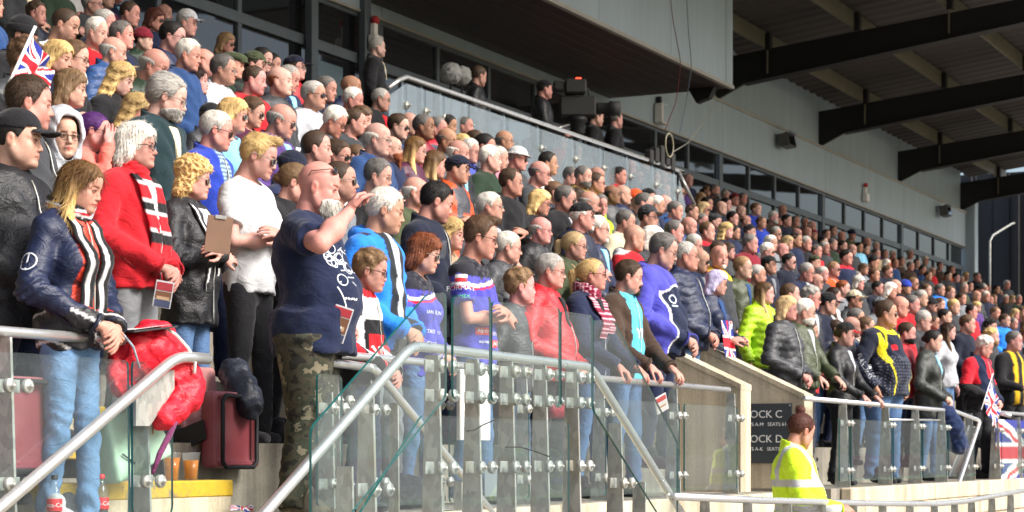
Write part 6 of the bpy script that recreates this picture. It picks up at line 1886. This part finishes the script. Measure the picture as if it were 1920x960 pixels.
# --- fittings on the building
def flood(x, y, lab):
    p = Wp(x, y, WL-.06); f = thing('floodlight', lab, 'floodlight', (p[0], WL-.075, p[2]), 0, 'floodlights on the fascia')
    part('bracket', tube([(0, 0, .14), (0, -.16, .14), (0, -.2, .06)], .022, 8), 'steel_black', f, True)
    hs = part('housing', prism([(-.36, -.15), (-.12, -.18), (-.08, .10), (-.30, .16)], 0, -.26, .26), 'metal_dark', f, False, (.10, .10, .10)); part('lamp_glass', prism([(-.375, -.13), (-.36, -.13), (-.305, .13), (-.32, .13)], 0, -.21, .21), 'window_glass', hs)
    part('visor', cbox((-.28, -.40, .155), (.28, -.28, .17), .004), 'cladding', hs)
flood(1458, 264, 'square floodlight on the grey fascia between the first two beams'); flood(1758, 396, 'square floodlight at the far end of the grey fascia')
def alarm(x, y, lab, L=WL-.08):
    p = Wp(x, y, L); f = thing('alarm_sounder', lab, 'alarm', (p[0], L, p[2]), 0, 'alarm sounders')
    part('box', cbox((-.12, -.14, -.34), (.12, 0, -.12), .02), 'white_paint', f); part('stem', cbox((-.05, -.08, -.12), (.05, 0, .06), .01), 'white_paint', f); part('beacon', lathe([(.06, .06), (.06, .13), (.035, .16)], 14, (0, -.06, 0)), 'red_board', f, True)
alarm(1619, 355, 'white alarm box with red beacon on the fascia'); alarm(697, 52, 'white and red alarm unit over the doorway', WL-.17)
p = Wp(1232, 205, WL-.08); f = thing('speaker_box', 'small white speaker box under the press box', 'speaker', (p[0], WL-.075, p[2])); part('cabinet', cbox((-.16, -.2, -.3), (.16, 0, .1), .03), 'white_paint', f); part('grille', cbox((-.13, -.206, -.27), (.13, -.2, .07), .004), 'cladding', f); part('bracket', cbox((-.04, -.1, .1), (.04, 0, .25), .01), 'steel_black', f)
for lab, col, pts in (('red cable hanging down the press box', (.12, .02, .02), ((1254, -30), (1262, 40), (1277, 118), (1268, 190), (1247, 243))), ('blue grey cable hanging down the press box', (.10, .14, .18), ((1286, -30), (1291, 60), (1297, 125), (1285, 200), (1273, 256))), ('pale cable looping from the press box corner', (.30, .29, .24), ((1343, 180), (1330, 215), (1312, 240), (1290, 268), (1262, 285)))):
    n = len(pts); g = [Wp(x, y, PY-.06-(.9*max(0, k-1)/(n-2)) if k < n-1 or 1 else 0) for k, (x, y) in enumerate(pts)]
    P = []
    for i in range(n-1):
        for t in np.linspace(0, 1, 6, endpoint=False): P.append(g[i]*(1-t)+g[i+1]*t)
    P.append(g[-1]); P = [P[0]]+[(P[i-1]+2*P[i]+P[i+1])/4 for i in range(1, len(P)-1)]+[P[-1]]
    tag(part('cable', tube(P, .007, 6), 'paint', None, True, col), lab, 'cable', 'cables hanging from the press box')
cl = thing('clamp_rig', 'black clamps and cables fixed on the platform handrail', 'clamp', Wp(1238, 300, GL)); 
for k in range(5): part('clamp', cbox((-.5+k*.22, -.06, -.12+.05*(k % 2)), (-.38+k*.22, .06, .10+.06*(k % 3)), .02), 'rubber', cl)
part('coiled_cable', tube([(.2+.16*math.cos(t), -.07, .25+.18*math.sin(t)) for t in np.linspace(0, 11, 40)], .012, 6), 'paint', cl, True, (.35, .32, .22))
# --- seats by the aisle
_seatm = {}
def seat(x, y, z, lab, rz=0, col=(.21, .040, .050)):
    o = thing('tip_up_seat', lab, 'seat', (x, y, z), rz, 'tip-up seats')
    def pan(P):
        q_ = np.abs(P-np.array((0, 0, .45)))-np.array((.19, .014, .18)); d = np.linalg.norm(np.maximum(q_, 0), axis=1)+np.minimum(q_.max(1), 0)-.022
        rim = np.maximum(np.abs(np.maximum(np.abs(P[:, 0])/.195, np.abs(P[:, 2]-.45)/.185)-1.0)*.19-.016, np.abs(P[:, 1]+.03)-.03)
        return smin(d, rim, .015)
    def pnt(v):
        t = (ss(wob(v, 14, 2), -.3, .8)*.35+.55*ss(v[:, 2], .56, .66))[:, None]; return np.array((1, 1, 1))*(1-t)+np.array((1.9, 4.2, 3.6))*t
    if 'seat_pan' in _seatm: link('seat_pan', _seatm['seat_pan'], o, col)
    else: _seatm['seat_pan'] = sdf_part('seat_pan', pan, (-.26, -.10, .2), (.26, .06, .70), .012, 'plastic', o, col, pnt).data
    def bk(P):
        Q = P.copy(); Q[:, 1] = P[:, 1]-.20-(P[:, 2]-.55)*.16-P[:, 0]**2*-.5
        q_ = np.abs(Q-np.array((0, 0, .62)))-np.array((.16, .006, .16)); return np.linalg.norm(np.maximum(q_, 0), axis=1)+np.minimum(q_.max(1), 0)-.045*(1)+.03
    if 'seat_back' in _seatm: link('seat_back', _seatm['seat_back'], o, (.50, .20, .19))
    else: _seatm['seat_back'] = sdf_part('seat_back', bk, (-.25, .05, .38), (.25, .36, .84), .012, 'plastic', o, (.46, .20, .19)).data
    part('tube_frame', tube([(-.16, -.075, .28), (-.16, -.075, .60), (-.13, -.075, .63), (.13, -.075, .63), (.16, -.075, .60), (.16, -.075, .28), (.13, -.075, .25), (-.13, -.075, .25)], .012, 8, closed=True), 'steel_black', o, True)
    for s_ in (-1, 1): part('bracket', prism([(-.02, .40), (.22, .30), (.24, .42), (0, .50)], 0, s_*.235-.008, s_*.235+.008), 'steel_black', o)
    part('leg', tube([(0, .24, 0), (0, .22, .45)], .02, 8), 'steel_black', o, True)
zf = ZF
seat(Wp(428, 0, 6.08)[0], 6.08, zf, 'faded maroon tip-up seat beside the beer cups', 0)
seat(Wp(30, 0, 5.64)[0], 5.64, zf, 'maroon tip-up seat behind the near glass panel', 0)
for k in range(1, 3): seat(Wp(30, 0, 5.64)[0]-.5*k, 5.64, zf, 'maroon tip-up seat, '+ordn(k+1)+' from the aisle behind the near glass', 0)
for k in range(1, 1): seat(Wp(428, 0, 6.08)[0]+.5*k, 6.08, zf, 'maroon tip-up seat in the front row, '+ordn(k+1)+' beyond the beer cups', 0)
# --- red quilted coat over the rail
def px(x, y, L): return Wp(x, y, L)
RC = [(px(292, 655, 5.43), (.150, .105, .130)), (px(330, 700, 5.40), (.105, .085, .130)), (px(262, 660, 5.44), (.110, .090, .105)), (px(228, 695, 5.49), (.090, .050, .130))]
SL_ = [px(345, 705, 5.38), px(352, 742, 5.36), px(305, 788, 5.35)]
def coat(P):
    d = None
    for c_, r_ in RC: e = ell(P, c_, r_); d = e if d is None else smin(d, e, .035)
    d = smin(d, cone(P, SL_[0], SL_[1], .085, .075), .03); d = smin(d, cone(P, SL_[1], SL_[2], .072, .052), .02)
    d = smax(d, -ell(P, px(222, 700, 5.40), (.060, .05, .10)), .02)
    u = P[:, 2]*.8+.6*P[:, 0]
    return d-.005*(np.abs(np.sin(u*math.pi/.060))**.5-.7)-.013*wob(P, 34, 2)-.006*wob(P, 90, 4)
A_, B_, C_, D_, E_, G_ = RC[3][0]-.1, RC[0][0]+.12, SL_[0]+.05, SL_[1]+.05, SL_[2], RC[3][0]; K_ = px(270, 700, 5.33)
rc = thing('red_coat', 'bright red quilted coat draped over the near handrail', 'coat')
sdf_part('quilted_shell', coat, np.minimum.reduce([A_, E_, G_, B_])-np.array((.12, .12, .14)), np.maximum.reduce([A_, B_, C_, D_])+np.array((.10, .12, .12)), .009, 'shell', rc, (.66, .012, .028))
part('zip', tube([px(232, 628, 5.33), px(250, 650, 5.325), px(262, 690, 5.33)], .005, 6), 'cladding', rc, True)
sc_ = tag(part('cord_loop', tube([px(312, 616, 5.33), px(330, 628, 5.31), px(352, 652, 5.30), px(366, 678, 5.29), px(364, 700, 5.29)], .008, 8), 'paint', None, True, (.72, .68, .6)), 'pale strap looped over the red coat', 'strap')
fo = thing('folder', 'dark open folder lying on top of the red coat', 'folder', px(255, 621, 5.42)); part('cover', Geo([(-.20, -.14, -.02), (.12, -.14, .02), (.20, .12, .015), (-.08, .12, -.01), (-.20, -.14, -.012), (.12, -.14, .028), (.20, .12, .023), (-.08, .12, -.002)], [(0, 3, 2, 1), (4, 5, 6, 7), (0, 1, 5, 4), (1, 2, 6, 5), (2, 3, 7, 6), (3, 0, 4, 7)]), 'rubber', fo)
part('sheet', Geo([(-.18, -.13, -.006), (.10, -.13, .033), (.17, .10, .029), (-.07, .10, .003)], [(0, 1, 2, 3)]), 'white_paint', fo)
# --- mint handbag on the rail
hb = thing('handbag', 'pale mint leather handbag hanging behind the railing post', 'handbag', px(250, 880, 5.56))
def bag(P):
    Q = P.copy(); a = .32; Q[:, 0] = P[:, 0]*math.cos(a)-P[:, 2]*math.sin(a)*-1; Q[:, 2] = P[:, 2]*math.cos(a)+P[:, 0]*math.sin(a)*-1
    w_ = .20-.16*np.clip(Q[:, 2]-.08, -.1, .3)
    q_ = np.stack([np.abs(Q[:, 0])-w_+.02, np.abs(Q[:, 1])-(.062-.12*np.clip(Q[:, 2]-.05, 0, .3)), np.abs(Q[:, 2]-.15)-.13], 1)
    return np.linalg.norm(np.maximum(q_, 0), axis=1)+np.minimum(q_.max(1), 0)-.02-.003*wob(P, 25, 1)
sdf_part('bag_body', bag, (-.33, -.12, -.16), (.33, .12, .42), .011, 'plastic', hb, (.42, .60, .44))
for s_ in (-.05, .05): part('strap', tube([(-.12, s_, .22), (-.10, s_, .36), (-.02, s_, .50), (.04, s_, .36), (.10, s_, .26)], .008, 8), 'plastic', hb, True, (.36, .52, .38))
part('seam', tube([(-.19, -.085, .07), (-.05, -.09, .0), (.12, -.088, -.055)], .004, 6), 'rubber', hb, True); part('charm', Geo().add(ring(0, 0, .022, .007)), 'gold', hb).location = (.16, -.10, .02)
part('buckle', tube([(.0, -.075, .24), (.05, -.075, .24), (.05, -.075, .16), (.0, -.075, .16)], .005, 6, closed=True), 'gold', hb, True)
sd_ = tag(part('rolled_scarf', tube([px(330, 790, 5.32), px(318, 815, 5.31), px(300, 850, 5.31), px(286, 888, 5.31)], .022, 10, rs=[.010, .014, .014, .008]), 'fabric', None, True, (.14, .03, .09)), 'rolled coloured scarf hanging beside the handbag', 'scarf')
# --- bottles and cups
def bottle(x, y, lab, cap, fill):
    p = px(x, y, 5.52); o = thing('bottle', lab, 'bottle', (p[0], 5.52, ZF), math.radians(-52), 'cola bottles by the glass')
    part('bottle_body', lathe([(.026, 0), (.031, .006), (.032, .06), (.030, .075), (.033, .10), (.033, .135), (.026, .165), (.014, .195), (.0125, .215)], 20), 'clear_plastic', o, True)
    part('drink', lathe([(.0245, .004), (.029, .008), (.0302, .06), (.0285, .075), (.031, .10), (.031, min(fill, .134))], 20), 'cola', o, True)
    part('cap', lathe([(.0145, .212), (.0148, .216), (.0148, .232), (.012, .234)], 16), 'plastic', o, True, cap)
    lb_ = part('label', lathe([(.0325, .078), (.0338, .082), (.0338, .128), (.0325, .131)], 24), 'paint', o, True, (.62, .012, .018))
    t_ = ctext('Coca-Cola', .026); g = Geo(np.array([(.0346*math.sin(a[0]/.0346), -.0346*math.cos(a[0]/.0346), .105+a[1]) for a in t_.v]), t_.q); part('lettering', g, 'paint', lb_, False, W3)
    for c in o.children: pass
bottle(102, 905, 'cola bottle with black cap on the floor behind the glass', (.015, .015, .017), .085); bottle(190, 900, 'cola bottle with red cap on the floor behind the glass', (.60, .015, .02), .132)
def cup(x, lab, f_):
    p = px(x, 897, 5.83); o = thing('beer_cup', lab, 'cup', (p[0], 5.83, ZF+.192), 0, 'beer cups on the step')
    part('cup_wall', lathe([(.030, 0), (.046, .132), (.048, .133), (.048, .137), (.044, .135), (.0292, .003)], 22), 'clear_plastic', o, True); part('beer', lathe([(.0285, .004), (.0285+.0135*f_, .004+.115*f_)], 22), 'beer', o, True)
cup(322, 'plastic cup of amber beer nearer the handbag', .93); cup(358, 'plastic cup of amber beer nearer the maroon seat', .82)
# dark coat on the seat, bag and boxes behind the glass
def lump(name, lab, cat, pts, r, mat, col, h=.012, wr=.010):
    pts = [np.array(p) for p in pts]
    def f(P):
        d = None
        for a, b_ in zip(pts[:-1], pts[1:]):
            e = cone(P, a, b_, r, r*.9); d = e if d is None else smin(d, e, .05)
        return d-wr*wob(P, 45, 3)-.004*np.sin(P[:, 2]*90+3*np.sin(P[:, 0]*30))
    v, q = nets(f, np.min(pts, 0)-r-.05, np.max(pts, 0)+r+.05, h); o = part(name, Geo(v, q), mat, None, True, col); return tag(o, lab, cat)
lump('dark_coat', 'dark navy coat heaped on the maroon seat', 'coat', [px(440, 700, 6.15), px(455, 735, 6.05), px(468, 760, 6.0)], .085, 'shell', (.016, .020, .032))
lump('navy_coat', 'navy coat hanging over the rail beyond the block sign', 'coat', [px(1775, 778, 5.44), px(1788, 800, 5.36), px(1793, 830, 5.36), px(1800, 836, 5.38)], .11, 'fabric', (.012, .024, .075), .014)
lump('sports_bag', 'black sports bag on the floor behind the landing', 'bag', [px(735, 925, 5.75), px(800, 930, 5.75)], .12, 'shell', (.012, .012, .014))
lump('red_handbag', 'small dark red handbag hanging behind the glass', 'handbag', [px(1035, 770, 5.5), px(1060, 772, 5.5)], .05, 'leather', (.25, .015, .03))
wb = px(892, 760, 5.22); o = thing('white_board', 'plain white board leaning behind the landing posts', 'board', (wb[0], 5.22, wb[2])); part('panel', cbox((-.20, -.008, -.20), (.17, .008, .20), .004), 'white_paint', o); part('edge_strip', cbox((-.215, -.012, -.2), (-.2, .012, .2), .003), 'cladding_trim', o)
bx_ = px(930, 900, 5.62); o = thing('carton', 'blue and white printed carton standing behind the posts', 'carton', (bx_[0], 5.62, ZF), .3); part('box', cbox((-.08, -.06, 0), (.08, .06, .24), .003), 'paint', o, False, (.55, .58, .62)); part('print_panel', cbox((.0, -.064, .01), (.078, -.0601, .23), .001), 'paint', o, False, (.03, .08, .40))
for k in range(5): part('print_line', cbox((-.07, -.063, .05+k*.03), (-.01, -.0605, .065+k*.03), .0008), 'paint', o, False, (.2, .22, .3))
for lab, pts in (('black cable tie sticking out from the second landing post', ((876, 808), (890, 806), (905, 797), (933, 785))), ('black cable tie on the third landing post', ((948, 838), (975, 838), (1000, 845), (1030, 856)))):
    tag(part('cable_tie', tube([px(x, y, 4.05) for x, y in pts], .0035, 6), 'rubber', None, True), lab, 'cable tie', 'cable ties on the posts')
# plastic cup held up in the crowd
p = px(826, 470, 6.2); o = thing('plastic_cup', 'clear plastic cup held by the person in dark navy coat', 'cup', p-np.array((0, 0, .05))); part('cup_wall', lathe([(.03, 0), (.042, .11), (.044, .112), (.04, .11), (.029, .003)], 18), 'clear_plastic', o, True)
# programmes
def booklet(name, lab, c, rot, w_=.095, h_=.14, cols=((.16, .07, .035), (.34, .03, .04), (.50, .50, .51), (.05, .06, .12))):
    o = thing(name, lab, 'programme', c); o.rotation_euler = rot
    part('cover', cbox((-w_/2, -.004, -h_/2), (w_/2, .004, h_/2), .001), 'paint', o, False, cols[2]); part('picture', cbox((-w_/2+.006, -.006, -h_/2+.045), (w_/2-.006, -.0042, h_/2-.055), .0008), 'paint', o, False, cols[0])
    part('masthead', cbox((-w_/2+.006, -.006, h_/2-.050), (w_/2-.006, -.0042, h_/2-.008), .0008), 'paint', o, False, cols[1]); part('foot_strip', cbox((-w_/2+.006, -.006, -h_/2+.004), (w_/2-.006, -.0042, -h_/2+.040), .0008), 'paint', o, False, cols[3])
    part('photo_detail', rect(w_*.7, h_*.12), 'paint', o, False, (.45, .30, .18)).matrix_local = Matrix(((1, 0, 0, 0), (0, 0, -1, -.0065), (0, 1, 0, -.02), (0, 0, 0, 1)))
booklet('programme', 'race programme held by the person in camouflage trousers', px(632, 606, 5.18), (.15, .30, -.9), .12, .18)
booklet('programme', 'race programme held low by the person in red cardigan', px(306, 552, 6.22), (.1, .15, -.75))
cb_ = thing('clipboard', 'tan clipboard held against the black leather coat', 'clipboard', px(410, 440, 6.22)); cb_.rotation_euler = (.1, .1, -.8); part('board', cbox((-.07, -.004, -.10), (.07, .004, .10), .006), 'paint', cb_, False, (.22, .13, .085)); part('clip', cbox((-.03, -.010, .085), (.03, -.004, .105), .002), 'stainless', cb_)
booklet('programme', 'white papers held over the front rail beside the hands', px(1240, 757, 5.30), (.6, -.5, -.8), .10, .15, ((.6, .6, .6), (.5, .1, .1), (.75, .75, .75), (.6, .6, .62)))
# --- union flags
def union(u, v):
    """u 0..2, v 0..1"""
    R_, W_, B_2 = (.55, .012, .025), (.78, .77, .76), (.020, .028, .22)
    x, y = u-1, v-.5
    if abs(x) < .10 or abs(y) < .10: return R_
    if abs(x) < .165 or abs(y) < .165: return W_
    d1 = (x*.5-y)/math.hypot(.5, 1); d2 = (x*.5+y)/math.hypot(.5, 1)
    sgn = 1 if x > 0 else -1
    for d, s_ in ((d1, sgn), (d2, -sgn)):
        if -.01 < d*s_*-1 < .056 and ((x > 0) == (y > 0)) == (d is d1): return R_
    if abs(d1) < .10 or abs(d2) < .10: return W_
    return B_2
def flag(parent, c4, n=64, m=36, amp=.02, nv=(0, 1, 0), th=.002, us=(0, 2), waves=9):
    c4 = [np.array(c) for c in c4]; v = []; c = []; q = []
    for side in (0, 1):
        for j in range(m+1):
            for i in range(n+1):
                a, b_ = i/n, j/m
                p = c4[0]*(1-a)*(1-b_)+c4[1]*a*(1-b_)+c4[2]*a*b_+c4[3]*(1-a)*b_
                p = p+np.array(nv)*(amp*(math.sin(a*waves+b_*4)+.5*math.sin(a*waves*1.9-b_*7)))*(.2+a)+np.array(nv)*th*side
                v.append(p); c.append(union(us[0]+(us[1]-us[0])*a, 1-b_))
    o = (n+1)*(m+1)
    for j in range(m):
        for i in range(n):
            a = j*(n+1)+i; q.append((a, a+1, a+n+2, a+n+1)); q.append((o+a, o+a+n+1, o+a+n+2, o+a+1))
    return part('cloth', Geo(np.array(v), q, np.array(c)), 'fabric', parent, True, (1, 1, 1))
f1 = thing('hand_flag', 'union flag on a white stick waved in the upper crowd', 'flag'); Lf = 7.75
flag(f1, [px(62, 66, Lf), px(102, 132, Lf), px(76, 192, Lf), px(20, 142, Lf)], amp=.03); part('stick', tube([px(66, 50, Lf), px(8, 175, Lf)], .010, 8), 'white_paint', f1, True)
f2 = thing('hand_flag', 'small union flag held downwards in front of the body warmer', 'flag'); Lf = 5.40
flag(f2, [px(1860, 715, Lf), px(1876, 768, Lf), px(1862, 800, Lf), px(1844, 752, Lf)], amp=.02); part('stick', tube([px(1862, 700, Lf), px(1840, 768, Lf)], .006, 8), 'white_paint', f2, True)
f3 = thing('flag_banner', 'large union flag tied along the far railing', 'flag'); flag(f3, [px(1866, 786, 5.43), px(1990, 792, 5.43), px(1990, 905, 5.43), px(1872, 912, 5.43)], amp=.035, us=(0, 2), waves=22)
f4 = thing('flag_scarf', 'union flag scarf hanging from hands above the parapet wall', 'scarf'); flag(f4, [px(1352, 600, 6.35), px(1372, 602, 6.35), px(1380, 688, 6.35), px(1362, 682, 6.35)], 24, 40, .01)
f5 = thing('folded_flag', 'folded union flag lying on the step behind the trouser leg', 'flag'); flag(f5, [px(432, 948, 5.7), px(475, 950, 5.7), px(475, 958, 5.62), px(432, 957, 5.62)], 30, 16, .006, (0, 0, 1))
